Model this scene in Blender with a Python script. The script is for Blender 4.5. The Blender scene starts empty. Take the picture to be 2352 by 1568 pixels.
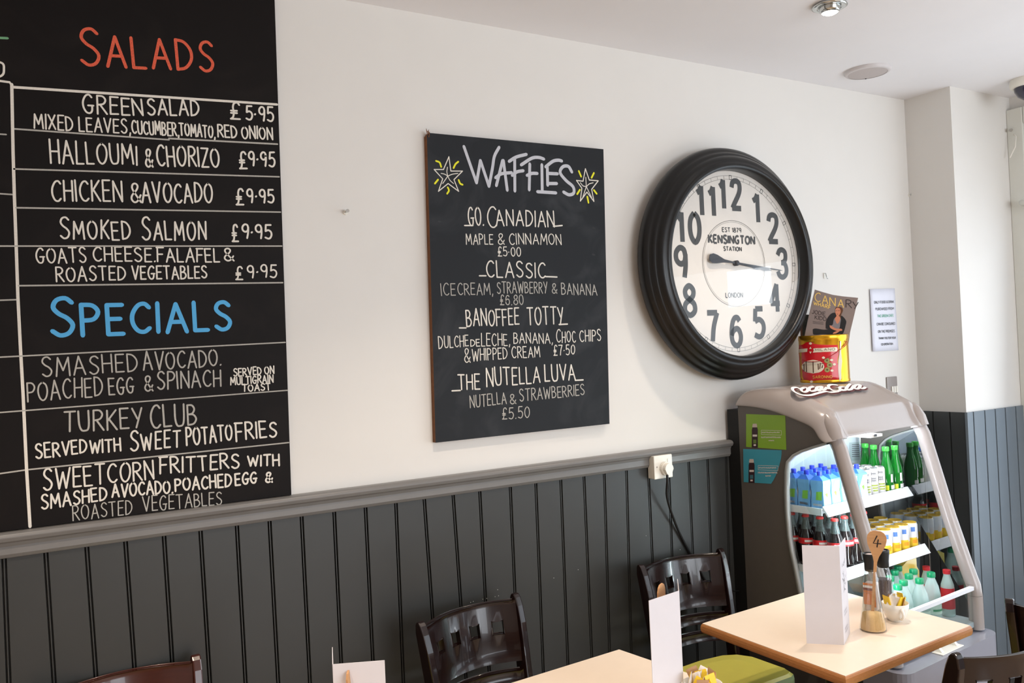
import bpy, math, random
from mathutils import Vector, Matrix
random.seed(7)
C = bpy.context.scene.collection
PI = math.pi
# ------------------------------------------------------------------ camera
FPX = 1967.24; D = 2.55; H = 1.68
yaw, pitch, roll = .5404, .0100, -.0456
fw = Vector((math.sin(yaw)*math.cos(pitch), math.cos(yaw)*math.cos(pitch), math.sin(pitch)))
r0 = Vector((math.cos(yaw), -math.sin(yaw), 0)); u0 = r0.cross(fw)
rt = math.cos(roll)*r0 + math.sin(roll)*u0
up = -math.sin(roll)*r0 + math.cos(roll)*u0
CAM = Vector((0, -D, H))
cd = bpy.data.cameras.new('camera'); cam = bpy.data.objects.new('camera', cd); C.objects.link(cam)
cd.sensor_width = 36; cd.lens = FPX/2352*36; cd.clip_start = .05
M = Matrix((rt, up, -fw)).transposed().to_4x4(); M.translation = CAM
cam.matrix_world = M
bpy.context.scene.camera = cam
# ------------------------------------------------------------------ light, exposure
vs = bpy.context.scene.view_settings
vs.view_transform = 'Standard'; vs.look = 'None'; vs.exposure = 0.0; vs.gamma = 1; vs.use_curve_mapping = False
W = bpy.data.worlds.new('world'); bpy.context.scene.world = W; W.use_nodes = True
W.node_tree.nodes['Background'].inputs[0].default_value = (.72, .82, 1, 1)
W.node_tree.nodes['Background'].inputs[1].default_value = 1.0
def area(name, loc, target, sx, sy, power, col, spread=180):
    l = bpy.data.lights.new(name, 'AREA'); l.shape = 'RECTANGLE'; l.size = sx; l.size_y = sy; l.energy = power; l.color = col
    l.spread = math.radians(spread)
    o = bpy.data.objects.new(name, l); C.objects.link(o); o.location = loc
    o.rotation_euler = (Vector(target)-Vector(loc)).to_track_quat('-Z', 'Y').to_euler(); return o
area('window_daylight', (4.24, -2.1, 1.34), (0, -2.3, 1.75), 3.3, 1.66, 40, (.84, .92, 1))
area('window_sky_gap', (4.225, -1.66, 2.02), (0, -1.66, 2.02), .38, .24, 2.6, (.9, .95, 1))
area('rear_fill_light', (2.6, -6.15, 1.7), (2.2, 0, 2.7), 3.2, 1.9, 135, (.90, .95, 1))  # soft fill added behind the camera, aimed upward to brighten the ceiling
def downlight(x, y, power, col=(1, .84, .68), size=95):
    l = bpy.data.lights.new('downlight', 'SPOT'); l.energy = power; l.color = col; l.spot_size = math.radians(size); l.spot_blend = .8
    l.shadow_soft_size = .035
    o = bpy.data.objects.new('downlight', l); C.objects.link(o); o.location = (x, y, 2.77)
for x, y, p in [(2.46, -.64, 62), (1.2, -.95, 72), (-.2, -.95, 96), (-1.6, -.95, 70), (1.2, -2.6, 80), (2.9, -2.6, 50), (-.6, -2.6, 80), (1.2, -4.4, 50), (-.8, -4.4, 45)]:
    downlight(x, y, p)
# ------------------------------------------------------------------ pixel -> place helpers
def ray(px, py):
    return fw + rt*((px-1176)/FPX) - up*((py-784)/FPX)
def PN(px, py, p0, n):
    d = ray(px, py); n = Vector(n); t = (Vector(p0)-CAM).dot(n)/d.dot(n); return CAM + d*t
def PY(px, py, y): return PN(px, py, (0, y, 0), (0, 1, 0))
def PX(px, py, x): return PN(px, py, (x, 0, 0), (1, 0, 0))
def PZ(px, py, z): return PN(px, py, (0, 0, z), (0, 0, 1))
# ------------------------------------------------------------------ materials
def lin(c): return tuple(((v/255)/12.92 if v/255 <= .04045 else ((v/255+.055)/1.055)**2.4) for v in c)
MATS = {}
def mat(name, rgb, rough=.5, metal=0, var=.04, scale=30, bump=0, trans=0, ior=1.45, emit=0, alpha=1, coat=0, spec=.5, grain=None):
    if name in MATS: return MATS[name]
    m = bpy.data.materials.new(name); m.use_nodes = True; nt = m.node_tree; b = nt.nodes['Principled BSDF']
    c = lin(rgb)
    b.inputs['Roughness'].default_value = rough; b.inputs['Metallic'].default_value = metal
    b.inputs['IOR'].default_value = ior; b.inputs['Specular IOR Level'].default_value = spec
    b.inputs['Transmission Weight'].default_value = trans; b.inputs['Coat Weight'].default_value = coat
    b.inputs['Base Color'].default_value = (*c, 1)
    if alpha < 1: b.inputs['Alpha'].default_value = alpha
    if emit: b.inputs['Emission Color'].default_value = (*c, 1); b.inputs['Emission Strength'].default_value = emit
    if var or bump:
        tc = nt.nodes.new('ShaderNodeTexCoord'); n = nt.nodes.new('ShaderNodeTexNoise'); n.inputs['Scale'].default_value = scale
        n.inputs['Detail'].default_value = 4
        src = tc.outputs['Object']
        if grain:
            mp = nt.nodes.new('ShaderNodeMapping'); mp.inputs['Scale'].default_value = grain; nt.links.new(src, mp.inputs[0]); src = mp.outputs[0]
        nt.links.new(src, n.inputs['Vector'])
        if var:
            mx = nt.nodes.new('ShaderNodeMix'); mx.data_type = 'RGBA'
            mx.inputs['A'].default_value = (*[max(0, v*(1-var*2)) for v in c], 1); mx.inputs['B'].default_value = (*[min(1, v*(1+var*2)) for v in c], 1)
            nt.links.new(n.outputs['Fac'], mx.inputs['Factor']); nt.links.new(mx.outputs['Result'], b.inputs['Base Color'])
        if bump:
            bp = nt.nodes.new('ShaderNodeBump'); bp.inputs['Strength'].default_value = bump; bp.inputs['Distance'].default_value = .002
            nt.links.new(n.outputs['Fac'], bp.inputs['Height']); nt.links.new(bp.outputs[0], b.inputs['Normal'])
    MATS[name] = m; return m
def thinglass(name, tint, refl=.08, rough=.02):
    if name in MATS: return MATS[name]
    m = bpy.data.materials.new(name); m.use_nodes = True; nt = m.node_tree; nt.nodes.clear()
    out = nt.nodes.new('ShaderNodeOutputMaterial'); tr = nt.nodes.new('ShaderNodeBsdfTransparent'); gl = nt.nodes.new('ShaderNodeBsdfGlossy')
    tr.inputs[0].default_value = (*tint, 1); gl.inputs['Roughness'].default_value = rough
    ge = nt.nodes.new('ShaderNodeNewGeometry'); dt = nt.nodes.new('ShaderNodeVectorMath'); dt.operation = 'DOT_PRODUCT'
    nt.links.new(ge.outputs['Normal'], dt.inputs[0]); nt.links.new(ge.outputs['Incoming'], dt.inputs[1])
    def mth(op, a, b=None):
        n = nt.nodes.new('ShaderNodeMath'); n.operation = op
        for i, v in enumerate((a, b)):
            if v is None: continue
            if isinstance(v, (int, float)): n.inputs[i].default_value = v
            else: nt.links.new(v, n.inputs[i])
        return n
    fr = mth('POWER', mth('SUBTRACT', 1.0, mth('ABSOLUTE', dt.outputs['Value']).outputs[0]).outputs[0], 5.0)
    ad = mth('ADD', mth('MULTIPLY', fr.outputs[0], .95).outputs[0], .045+refl); ad.use_clamp = True
    mx = nt.nodes.new('ShaderNodeMixShader')
    nt.links.new(ad.outputs[0], mx.inputs[0]); nt.links.new(tr.outputs[0], mx.inputs[1]); nt.links.new(gl.outputs[0], mx.inputs[2])
    nt.links.new(mx.outputs[0], out.inputs[0]); MATS[name] = m; return m
def board_mat(name, rgb, dust):
    m = mat(name, rgb, rough=.55, var=.12, scale=3, spec=.13)
    nt = m.node_tree; b = nt.nodes['Principled BSDF']
    tc = nt.nodes.new('ShaderNodeTexCoord'); n = nt.nodes.new('ShaderNodeTexNoise'); n.inputs['Scale'].default_value = 5; n.inputs['Detail'].default_value = 6
    n.inputs['Distortion'].default_value = 1.5
    cr = nt.nodes.new('ShaderNodeValToRGB'); cr.color_ramp.elements[0].position = .5; cr.color_ramp.elements[1].position = .85
    cr.color_ramp.elements[0].color = (*lin(rgb), 1); cr.color_ramp.elements[1].color = (*lin(dust), 1)
    nt.links.new(tc.outputs['Object'], n.inputs['Vector']); nt.links.new(n.outputs['Fac'], cr.inputs[0]); nt.links.new(cr.outputs[0], b.inputs['Base Color'])
    return m
wallw = mat('wall_paint', (222, 219, 214), .85, var=.012, scale=6, bump=.08)
ceilm = mat('ceiling_paint', (232, 231, 233), .9, var=.01, scale=5)
greyp = mat('grey_panel_paint', (51, 52, 51), .42, var=.03, scale=12, bump=.05)
railm = mat('grey_rail_paint', (116, 114, 112), .33, var=.05, scale=14)
pillarp = mat('pillar_panel_light_tone', (112, 122, 130), .36, var=.03, scale=10)  # panelling lightened, the window's daylight put into the colour
pillard = mat('pillar_panel_shade_tone', (66, 69, 70), .4, var=.03, scale=10)  # same panelling darkened, shade on the pillar side put into the colour
floorm = mat('floor_wood', (176, 148, 118), .4, var=.2, scale=5, grain=(1, 8, 1))
framew = mat('white_gloss_wood', (222, 222, 214), .4, var=.01)
chalkw = mat('white_chalk_pen', (222, 216, 205), .9, var=.07, scale=240)
chalkd = mat('thin_white_chalk_pen', (176, 172, 164), .9, var=.12, scale=300)
chalkg = mat('silver_grey_marker', (190, 191, 197), .7, var=.05, scale=120)
chalkr = mat('red_chalk', (226, 92, 66), .9, var=.28, scale=330)
chalkb = mat('blue_chalk_pen', (84, 170, 222), .8, var=.03, scale=200)
chalky = mat('yellow_chalk_pen', (226, 222, 44), .8, var=.05, scale=200)
chalkgr = mat('green_chalk', (110, 160, 120), .9, var=.1, scale=200)
board1 = board_mat('menu_board_paint', (22, 18, 17), (31, 26, 24))
board2 = board_mat('chalkboard_paint', (40, 42, 45), (60, 62, 65))
boardedge = mat('chipped_board_edge', (120, 76, 44), .8, var=.2, scale=60)
blackpl = mat('black_clock_frame', (10, 10, 11), .34, var=.05, scale=30)
dialm = mat('clock_dial_paper', (226, 221, 214), .8, var=.03, scale=14)
ink = mat('dark_grey_ink', (72, 75, 78), .8, var=.06, scale=60)
inkthin = mat('pale_grey_ink', (112, 110, 108), .8, var=.05)
handm = mat('blue_black_clock_hand', (38, 42, 52), .35)
darkwood = mat('dark_stained_wood', (26, 11, 10), .2, var=.12, scale=14, grain=(1, 1, 8), coat=.3)
redwood = mat('red_brown_stained_wood', (62, 26, 17), .22, var=.12, scale=14, grain=(1, 1, 8), coat=.3)
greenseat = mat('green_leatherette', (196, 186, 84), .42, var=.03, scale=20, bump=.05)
greenshade = mat('green_leatherette_shaded', (128, 142, 100), .42, var=.03, scale=20)  # same leatherette, shade on the upright sides put into the colour
laminate = mat('beige_laminate', (240, 222, 202), .36, var=.012, scale=30)
woodedge = mat('oiled_wood_edge', (184, 124, 74), .35, var=.14, scale=20, grain=(4, 4, 30))
blackmet = mat('black_powder_coat', (22, 22, 24), .45)
paper = mat('white_card', (226, 222, 226), .6, var=.01)
coolgrey = mat('cooler_warm_grey_plastic', (160, 151, 147), .22, var=.01, coat=.15)
cooldark = mat('cooler_side_grey', (92, 87, 82), .4, var=.03, scale=40)
coolbase = mat('cooler_base_grey', (150, 150, 160), .22, var=.01, coat=.3)
coolback = mat('cooler_black_back', (14, 14, 14), .6)
liner = mat('cooler_liner', (176, 188, 192), .4, var=.03)
shelfm = mat('white_shelf_wire_tray', (228, 230, 236), .4)
bracketm = mat('clear_grey_bracket', (150, 152, 150), .3)
chrome = mat('chrome', (200, 202, 200), .15, metal=1)
wplastic = mat('white_plastic', (232, 228, 218), .3, var=.01)
glassside = thinglass('cooler_side_glass', (.92, .97, .95), .05)
glassright = thinglass('cooler_far_side_glass', (.55, .60, .60), .38)
glassclk = thinglass('clock_glass', (.97, .97, .97), 0)
glassclear = thinglass('clear_thin_glass', (.93, .95, .94), .07)
tube = mat('cooler_lamp_tube', (235, 245, 255), .4, emit=120, var=0)
# ------------------------------------------------------------------ mesh builder
class MB:
    def __init__(s): s.v = []; s.f = []; s.m = []; s.s = []; s.mats = []
    def mi(s, m):
        if m not in s.mats: s.mats.append(m)
        return s.mats.index(m)
    def add(s, vs_, fs, m, smooth=False):
        o = len(s.v); s.v += [tuple(v) for v in vs_]; k = s.mi(m)
        for f in fs: s.f.append([i+o for i in f]); s.m.append(k); s.s.append(smooth)
    def box(s, a, b, m):
        x0, y0, z0 = a; x1, y1, z1 = b
        s.hexa([(x0,y0,z0),(x1,y0,z0),(x1,y1,z0),(x0,y1,z0),(x0,y0,z1),(x1,y0,z1),(x1,y1,z1),(x0,y1,z1)], m)
    def hexa(s, p, m):
        s.add(p, [(3,2,1,0),(4,5,6,7),(0,1,5,4),(1,2,6,5),(2,3,7,6),(3,0,4,7)], m)
    def prism(s, pts, off, m, m2=None, smooth=False):
        n = len(pts); a = [Vector(p) for p in pts]; b = [p+Vector(off) for p in a]
        s.add(a+b, [list(range(n))[::-1], list(range(n, 2*n))], m)
        s.add(a+b, [(i, (i+1) % n, n+(i+1) % n, n+i) for i in range(n)], m2 or m, smooth)
    def lathe(s, prof, m, n=20, c=(0,0,0), sx=1, sy=1, smooth=True, capb=True, capt=True):
        vs_ = []; k = len(prof)
        for (r, z) in prof:
            for i in range(n):
                a = 2*PI*i/n; vs_.append((c[0]+sx*r*math.cos(a), c[1]+sy*r*math.sin(a), c[2]+z))
        fs = [(j*n+i, j*n+(i+1) % n, (j+1)*n+(i+1) % n, (j+1)*n+i) for j in range(k-1) for i in range(n)]
        s.add(vs_, fs, m, smooth)
        if capb and prof[0][0] > 1e-5: s.add(vs_[:n], [list(range(n))[::-1]], m)
        if capt and prof[-1][0] > 1e-5: s.add(vs_[-n:], [list(range(n))], m)
    def tube(s, pts, r, m, n=10, cap=True, flat=None):
        P = [Vector(p) for p in pts]; R = r if isinstance(r, (list, tuple)) else [r]*len(P); vs_ = []
        prev = None
        for i, p in enumerate(P):
            t = (P[min(i+1, len(P)-1)]-P[max(i-1, 0)]).normalized()
            if prev is None:
                a = Vector((0,0,1)) if abs(t.z) < .9 else Vector((1,0,0)); u = t.cross(a).normalized()
            else: u = (prev-t*prev.dot(t)).normalized()
            prev = u; w = t.cross(u)
            for k in range(n):
                a = 2*PI*k/n; vs_.append(p+u*(R[i]*math.cos(a))+w*(R[i]*math.sin(a)))
        fs = [(j*n+i, j*n+(i+1) % n, (j+1)*n+(i+1) % n, (j+1)*n+i) for j in range(len(P)-1) for i in range(n)]
        s.add(vs_, fs, m, True)
        if cap: s.add(vs_[:n], [list(range(n))[::-1]], m); s.add(vs_[-n:], [list(range(n))], m)
    def build(s, name, parent=None, label=None, bevel=0, seg=2, sub=0, loc=None):
        me = bpy.data.meshes.new(name); me.from_pydata(s.v, [], s.f)
        for m in s.mats: me.materials.append(m)
        me.polygons.foreach_set('material_index', s.m); me.polygons.foreach_set('use_smooth', s.s); me.update()
        o = bpy.data.objects.new(name, me); C.objects.link(o)
        if parent: o.parent = parent
        if label: o['label'] = label
        if loc: o.location = loc
        if bevel:
            b = o.modifiers.new('bevel', 'BEVEL'); b.width = bevel; b.segments = seg; b.limit_method = 'ANGLE'; b.angle_limit = math.radians(40)
        if sub: b = o.modifiers.new('sub', 'SUBSURF'); b.levels = sub; b.render_levels = sub
        return o
def tag(o, label, cat, group=None):
    o['label'] = label; o['category'] = cat
    if group: o['group'] = group
    return o
def thing(name, label, cat, loc=(0,0,0), rz=0, group=None):
    o = bpy.data.objects.new(name, None); C.objects.link(o); o.location = loc; o.rotation_euler = (0,0,rz); o.empty_display_size = .05
    return tag(o, label, cat, group)
def struct(o): o['kind'] = 'structure'; return o
def dup(root, loc, rz=0, label=None, group=None):
    r = root.copy(); C.objects.link(r); r.location = loc; r.rotation_euler = (0,0,rz)
    if label: r['label'] = label
    if group: r['group'] = group
    for ch in [c for c in bpy.data.objects if c.parent == root]:
        c = ch.copy(); C.objects.link(c); c.parent = r
        for g in [g for g in bpy.data.objects if g.parent == ch]:
            d = g.copy(); C.objects.link(d); d.parent = c
    return r
# ------------------------------------------------------------------ strokes & lettering
def cat(pts, n=5):
    if len(pts) < 3: return [Vector(p) for p in pts]
    P = [Vector(p) for p in pts]; P = [P[0]*2-P[1]]+P+[P[-1]*2-P[-2]]; out = []
    for i in range(1, len(P)-2):
        for k in range(n):
            t = k/n; a, b, c, d = P[i-1:i+3]
            out.append(.5*((2*b)+(c-a)*t+(2*a-5*b+4*c-d)*t*t+(3*b-a-3*c+d)*t**3))
    out.append(P[-2]); return out
class Surf:
    """a flat printed surface: 2D metres (x right, y up) -> world"""
    def __init__(s, o, ex, ey, lift=.0006):
        s.o = Vector(o); s.ex = Vector(ex).normalized(); s.ey = Vector(ey); s.ey = (s.ey-s.ex*s.ey.dot(s.ex)).normalized()
        s.n = s.ex.cross(s.ey); s.l = lift; s.k = 0
    def px(s, x, y):
        p = PN(x, y, s.o, s.n)-s.o; return Vector((p.dot(s.ex), p.dot(s.ey)))
    def at(s, p, l=None): return s.o+s.ex*p[0]+s.ey*p[1]+s.n*(s.l if l is None else l)
    def scale(s, x, y):
        return ((s.px(x+4, y)-s.px(x-4, y)).length/8+(s.px(x, y+4)-s.px(x, y-4)).length/8)/2
def ribbon(mb, S, pts, w, m, rnd=True, lift=None):
    P = [Vector(p) for p in pts]; P = [p for i, p in enumerate(P) if i == 0 or (p-P[i-1]).length > 1e-6]
    if len(P) < 2: return
    S.k = (S.k+1) % 12; l = (S.l if lift is None else lift)+S.k*.00003
    L = []; R = []
    for i, p in enumerate(P):
        t = (P[min(i+1, len(P)-1)]-P[max(i-1, 0)])
        if t.length < 1e-9: t = P[i]-P[i-1]
        t.normalize(); nn = Vector((-t.y, t.x))
        L.append(p+nn*w/2); R.append(p-nn*w/2)
    n = len(P)
    mb.add([S.at(p, l) for p in L]+[S.at(p, l) for p in R], [(i, n+i, n+i+1, i+1) for i in range(n-1)], m)
    if rnd:
        for c, d in ((P[0], P[0]-P[1]), (P[-1], P[-1]-P[-2])):
            a0 = math.atan2(d.y, d.x); q = [c+Vector((math.cos(a0+a), math.sin(a0+a)))*w/2 for a in (PI/2, PI/5, 0, -PI/5, -PI/2)]
            mb.add([S.at(p, l) for p in q][::-1], [range(5)], m)
G = {
'A': (.62, "0 0 .31 1;.31 1 .62 0;.11 .36 .51 .36"), 'B': (.5, "0 0 0 1;~0 1 .28 .98 .41 .78 .28 .57 0 .53;~0 .53 .34 .5 .5 .27 .34 .04 0 0"),
'C': (.54, "~.54 .86 .4 .99 .2 .93 .03 .64 .03 .32 .18 .06 .38 .01 .54 .13"), 'D': (.55, "0 0 0 1;~0 1 .3 .93 .52 .66 .52 .34 .3 .07 0 0"),
'E': (.45, "0 0 0 1;0 1 .45 1;0 .52 .38 .52;0 0 .45 0"), 'F': (.45, "0 0 0 1;-.06 1 .45 1;0 .52 .37 .52"),
'G': (.58, "~.53 .86 .4 .99 .2 .93 .03 .64 .03 .32 .18 .06 .38 .02 .5 .15 .53 .42;.3 .42 .6 .42"), 'H': (.52, "0 0 0 1;.52 0 .52 1;0 .5 .52 .5"),
'I': (.02, "0 0 0 1"), 'J': (.4, "~.4 1 .4 .3 .25 .02 .0 .15"), 'K': (.5, "0 0 0 1;.48 1 0 .45;.1 .55 .52 0"), 'L': (.42, "0 1 0 0;0 0 .42 0"),
'M': (.72, "0 0 .08 1;.08 1 .36 .3;.36 .3 .64 1;.64 1 .72 0"), 'N': (.56, "0 0 0 1;0 1 .56 0;.56 0 .56 1"),
'O': (.62, "~.31 1 .08 .82 0 .5 .1 .15 .31 0 .52 .15 .62 .5 .54 .84 .31 1"), 'P': (.48, "0 0 0 1;~0 1 .32 .97 .48 .76 .34 .52 0 .48"),
'Q': (.62, "~.31 1 .06 .8 0 .5 .08 .18 .31 0 .54 .18 .62 .5 .56 .82 .31 1;.4 .2 .62 0"), 'R': (.52, "0 0 0 1;~0 1 .32 .98 .47 .78 .34 .56 0 .5;.15 .52 .54 0"),
'S': (.5, "~.47 .88 .32 1 .12 .95 .04 .76 .16 .59 .36 .46 .49 .27 .4 .06 .2 0 .02 .12"), 'T': (.56, "0 1 .56 1;.28 1 .28 0"),
'U': (.54, "~0 1 .01 .35 .12 .04 .3 0 .46 .06 .53 .35 .54 1"), 'V': (.58, "0 1 .29 0;.29 0 .58 1"), 'W': (.84, "0 1 .2 0;.2 0 .42 .8;.42 .8 .62 0;.62 0 .84 1"),
'X': (.54, "0 0 .54 1;0 1 .54 0"), 'Y': (.54, "0 1 .28 .45;.54 1 .2 0"), 'Z': (.5, "0 1 .5 1;.5 1 0 0;0 0 .5 0"),
'&': (.5, "~.5 0 .25 .4 .08 .72 .1 .93 .24 1 .36 .88 .3 .66 .06 .38 .02 .16 .16 0 .34 .08 .5 .38"),
'£': (.46, "~.44 .86 .34 1 .18 .95 .12 .7 .16 .4 .12 .12 .02 0;0 0 .46 0;.02 .5 .32 .5;.02 .36 .32 .36"),
'0': (.5, "~.25 1 .06 .8 0 .5 .06 .18 .25 0 .44 .18 .5 .5 .44 .82 .25 1"), '1': (.2, "~.0 .76 .12 .84 .2 1;.2 1 .2 0"),
'2': (.48, "~.02 .76 .08 .94 .25 1 .42 .93 .45 .72 .36 .5 .15 .22 .02 .03;.0 .03 .48 .03"), '3': (.48, "~.02 .8 .12 .96 .27 1 .43 .9 .43 .66 .3 .54 .2 .53;~.2 .53 .38 .5 .47 .3 .42 .1 .25 0 .08 .06 .0 .22"),
'4': (.5, "0 .3 .36 1;0 .3 .5 .3;.36 1 .36 0"), '5': (.46, ".44 1 .08 1;.08 1 .04 .55;~.04 .55 .24 .62 .42 .5 .46 .28 .36 .06 .2 0 .0 .08"),
'6': (.5, "~.44 .86 .34 .98 .18 .96 .06 .76 .0 .4 .06 .12 .25 0 .42 .1 .48 .32 .4 .54 .25 .6 .08 .5 .01 .36"), '7': (.46, "0 .98 .46 .98;~.46 .98 .28 .5 .2 0"),
'8': (.5, "~.25 .53 .08 .66 .06 .86 .25 1 .44 .86 .42 .66 .25 .53 .04 .38 .02 .14 .25 0 .48 .14 .46 .38 .25 .53"), '9': (.46, "~.44 .72 .38 .52 .2 .46 .04 .6 .04 .84 .2 1 .38 .94 .44 .72;~.44 .8 .43 .4 .36 0"),
'.': (.06, "0 .0 .03 .03"), ',': (.1, ".08 .06 .02 -.16"), ':': (.08, "0 .42 .04 .45"), '_': (.5, "0 0 .5 0"), '-': (.3, "0 .45 .3 .45"), "'": (.06, ".04 1 .0 .8"),
}
def text(mb, S, s, a, b, ha, hb, lw, m, rnd=True, gap=.23, jit=.035, lift=None):
    """baseline from 2D a to b, cap height ha..hb, stroke width lw; lower case letters are small capitals"""
    a = Vector(a); b = Vector(b); x = 0; items = []
    for ch in s:
        if ch == ' ': x += .32; continue
        k = .82 if ch.islower() else 1
        g = G.get(ch.upper())
        if not g: continue
        items.append((x, k, g)); x += g[0]*k+gap
    tot = max(x-gap, .05); ex = (b-a); ey = Vector((-ex.y, ex.x)).normalized()
    vert = Vector((0, 1))
    ey = (ey*.35+vert*.65).normalized()
    for x0, k, (w, st) in items:
        jy = random.uniform(-jit, jit); js = 1+random.uniform(-jit, jit); jr = random.uniform(-jit, jit)*1.2
        for t in st.split(';'):
            sm = t[0] == '~'; v = [float(q) for q in t.lstrip('~').split()]; pts = [(v[i], v[i+1]) for i in range(0, len(v), 2)]
            pts = cat(pts, 4) if sm else [Vector(p) for p in pts]
            out = []
            for p in pts:
                u = (x0+p.x*k+jr*p.y)/tot; h = ha+(hb-ha)*min(1, max(0, u))
                out.append(a+ex*u+ey*((p.y*k*js+jy)*h))
            ribbon(mb, S, out, lw, m, rnd, lift)
def ptext(mb, S, s, x0, y0, x1, y1, h0, h1, lw, m, **kw):
    lw = lw*(.84 if S is not None and lw > 2 else 1)
    sc = S.scale((x0+x1)/2, (y0+y1)/2)
    a = S.px(x0, y0); b = S.px(x1, y1)
    ha = (S.px(x0, y0-h0)-a).length; hb = (S.px(x1, y1-h1)-b).length
    text(mb, S, s, a, b, ha, hb, lw*sc, m, **kw)
def pstroke(mb, S, pts, lw, m, smooth=False, **kw):
    q = [S.px(*p) for p in pts]; sc = S.scale(*pts[0])
    ribbon(mb, S, cat(q) if smooth else q, lw*sc, m, **kw)
def ppoly(mb, S, pts, m, lift, smooth=False):
    q = [S.px(*p) for p in pts]
    if smooth: q = cat(q+[q[0]])[:-1]
    A = sum(q[i].x*q[(i+1) % len(q)].y-q[(i+1) % len(q)].x*q[i].y for i in range(len(q)))
    if A < 0: q = q[::-1]
    mb.add([S.at(p, lift) for p in q], [list(range(len(q)))], m)
# ================================================================== ROOM
zC = H+.4412*D; zD = H-.1544*D-.008                 # ceiling, top of dado rail
XP = 1.4938*D; YP = -(1-.9087)*D               # pillar corner
XR = 4.30; XL = -2.6; YB = -6.2
def slab(name, a, b, m):
    mb = MB(); mb.box(a, b, m); return struct(mb.build(name))
slab('floor', (XL-.1, YB-.1, -.1), (XR+.15, .12, 0), floorm)
slab('ceiling', (XL-.1, YB-.1, zC), (XR+.15, .12, zC+.1), ceilm)
wl = slab('wall_back', (XL-.1, 0, 0), (XR+.15, .12, zC), wallw)
slab('wall_left', (XL-.1, YB, 0), (XL, 0, zC), wallw)
# rear wall, out of view, with a wide opening added for the rear fill
rw = MB(); rw.box((XL, YB-.1, 0), (.9, YB, zC), wallw); rw.box((.9, YB-.1, 0), (4.2, YB, .7), wallw); rw.box((.9, YB-.1, 2.6), (4.2, YB, zC), wallw); rw.box((4.2, YB-.1, 0), (XR, YB, zC), wallw)
struct(rw.build('wall_rear'))
# pillar
pm = MB(); pm.box((XP, YP, 0), (XR, .001, zC), wallw); pil = struct(pm.build('wall_pillar'))
# right wall with window opening
rm = MB()
rm.box((XR, YP-.0, 0), (XR+.12, 0, zC), wallw); rm.box((XR, YB, 0), (XR+.12, YP, .42), pillarp)
rm.box((XR, YB, 2.22), (XR+.12, YP, zC), wallw); rm.box((XR, YB, .42), (XR+.12, -4.1, 2.72), wallw)
struct(rm.build('wall_right'))
# wainscot planks on the back wall: edges measured at the two ends of each groove
gro = [(-245,1280,-225,1568),(-110,1262,-92,1568),(8,1256,20,1560),(103,1248,124,1568),(197,1238,221,1568),(286,1224,311,1568),(375,1215,396,1530),(459,1204,482,1568),(543,1192,564,1568),(618,1182,639,1568),(692,1174,712,1568),
       (767,1163,786,1568),(839,1154,859,1568),(912,1215,927,1568),(979,1215,996,1430),(1046,1215,1058,1380),(1106,1205,1115,1375),(1171,1090,1189,1500),(1231,1112,1248,1540),(1288,1094,1306,1560),(1341,1084,1360,1520),
       (1388,1078,1400,1480),(1439,1070,1450,1480),(1490,1100,1500,1310),(1537,1100,1545,1300),(1581,1040,1591,1260),(1625,1040,1634,1290),(1668,1040,1676,1330)]
yP = -.012
def gx(g):
    a = PY(g[0], g[1], yP); b = PY(g[2], g[3], yP)
    k = (b.x-a.x)/(b.z-a.z); k = max(-.03, min(.03, k)); return a.x+k*(zD-.05-a.z), a.x+k*(.12-a.z)
ED = [gx(g) for g in gro]
w0 = ED[-1][0]-ED[-2][0]; x = ED[-1][0]
while x+.105 < XP: x += .105; ED.append((x, x))
ED.append((XP, XP))
x = ED[0][0]
while x-.105 > XL: x -= .105; ED.insert(0, (x, x))
def plank_obj(p, parent, thick, m, nrm=(0, -1, 0)):
    """p: bottom-left, bottom-right, top-right, top-left on the wall; extruded along nrm with a beaded edge"""
    n = Vector(nrm); mb = MB(); a = [Vector(q) for q in p]; e = (a[1]-a[0]).normalized()
    b = [a[0]+n*thick+e*.002, a[1]+n*thick-e*.002, a[2]+n*thick-e*.002, a[3]+n*thick+e*.002]
    mb.add(a+b, [(4,5,6,7),(0,1,5,4),(1,2,6,5),(3,0,4,7),(2,3,7,6)], m)
    return mb.build('plank', parent)
for i in range(len(ED)-1):
    (t0, b0), (t1, b1) = ED[i], ED[i+1]
    g = .0042
    plank_obj([(b0+g, -.001, .12), (b1-g, -.001, .12), (t1-g, -.001, zD-.02), (t0+g, -.001, zD-.02)], wl, .011, greyp)
    bd = MB(); bd.hexa([(b1-.0014,-.0105,.12),(b1+.0014,-.0105,.12),(b1+.0014,0,.12),(b1-.0014,0,.12),(t1-.0014,-.0105,zD-.02),(t1+.0014,-.0105,zD-.02),(t1+.0014,0,zD-.02),(t1-.0014,0,zD-.02)], greyp)
    bd.build('bead', wl)
bk = MB(); bk.box((XL, -.0012, .1), (XP, -.0002, zD-.02), coolback)
bk.build('panel_backing', wl)
# dado rail: moulded profile
def rail(name, x0, x1, ybase=0, seg=None):
    pr = [(0,0),(-.026,0),(-.036,-.004),(-.040,-.012),(-.036,-.022),(-.028,-.027),(-.024,-.036),(-.024,-.056),(-.018,-.066),(0,-.068)]
    mb = MB(); n = len(pr)
    vs_ = [(x0, ybase+y, zD+z) for y, z in pr]+[(x1, ybase+y, zD+z) for y, z in pr]
    mb.add(vs_, [(i, i+1, n+i+1, n+i) for i in range(n-1)], railm, False); mb.add(vs_, [list(range(n)), list(range(n, 2*n))[::-1]], railm)
    return struct(mb.build(name, bevel=.002))
rail('trim_1', XL, 2.535); rail('trim_2', 3.25, XP)
mb = MB(); mb.box((XL, -.02, 0), (XP, 0, .12), greyp); struct(mb.build('baseboard_back', bevel=.004))
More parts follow.
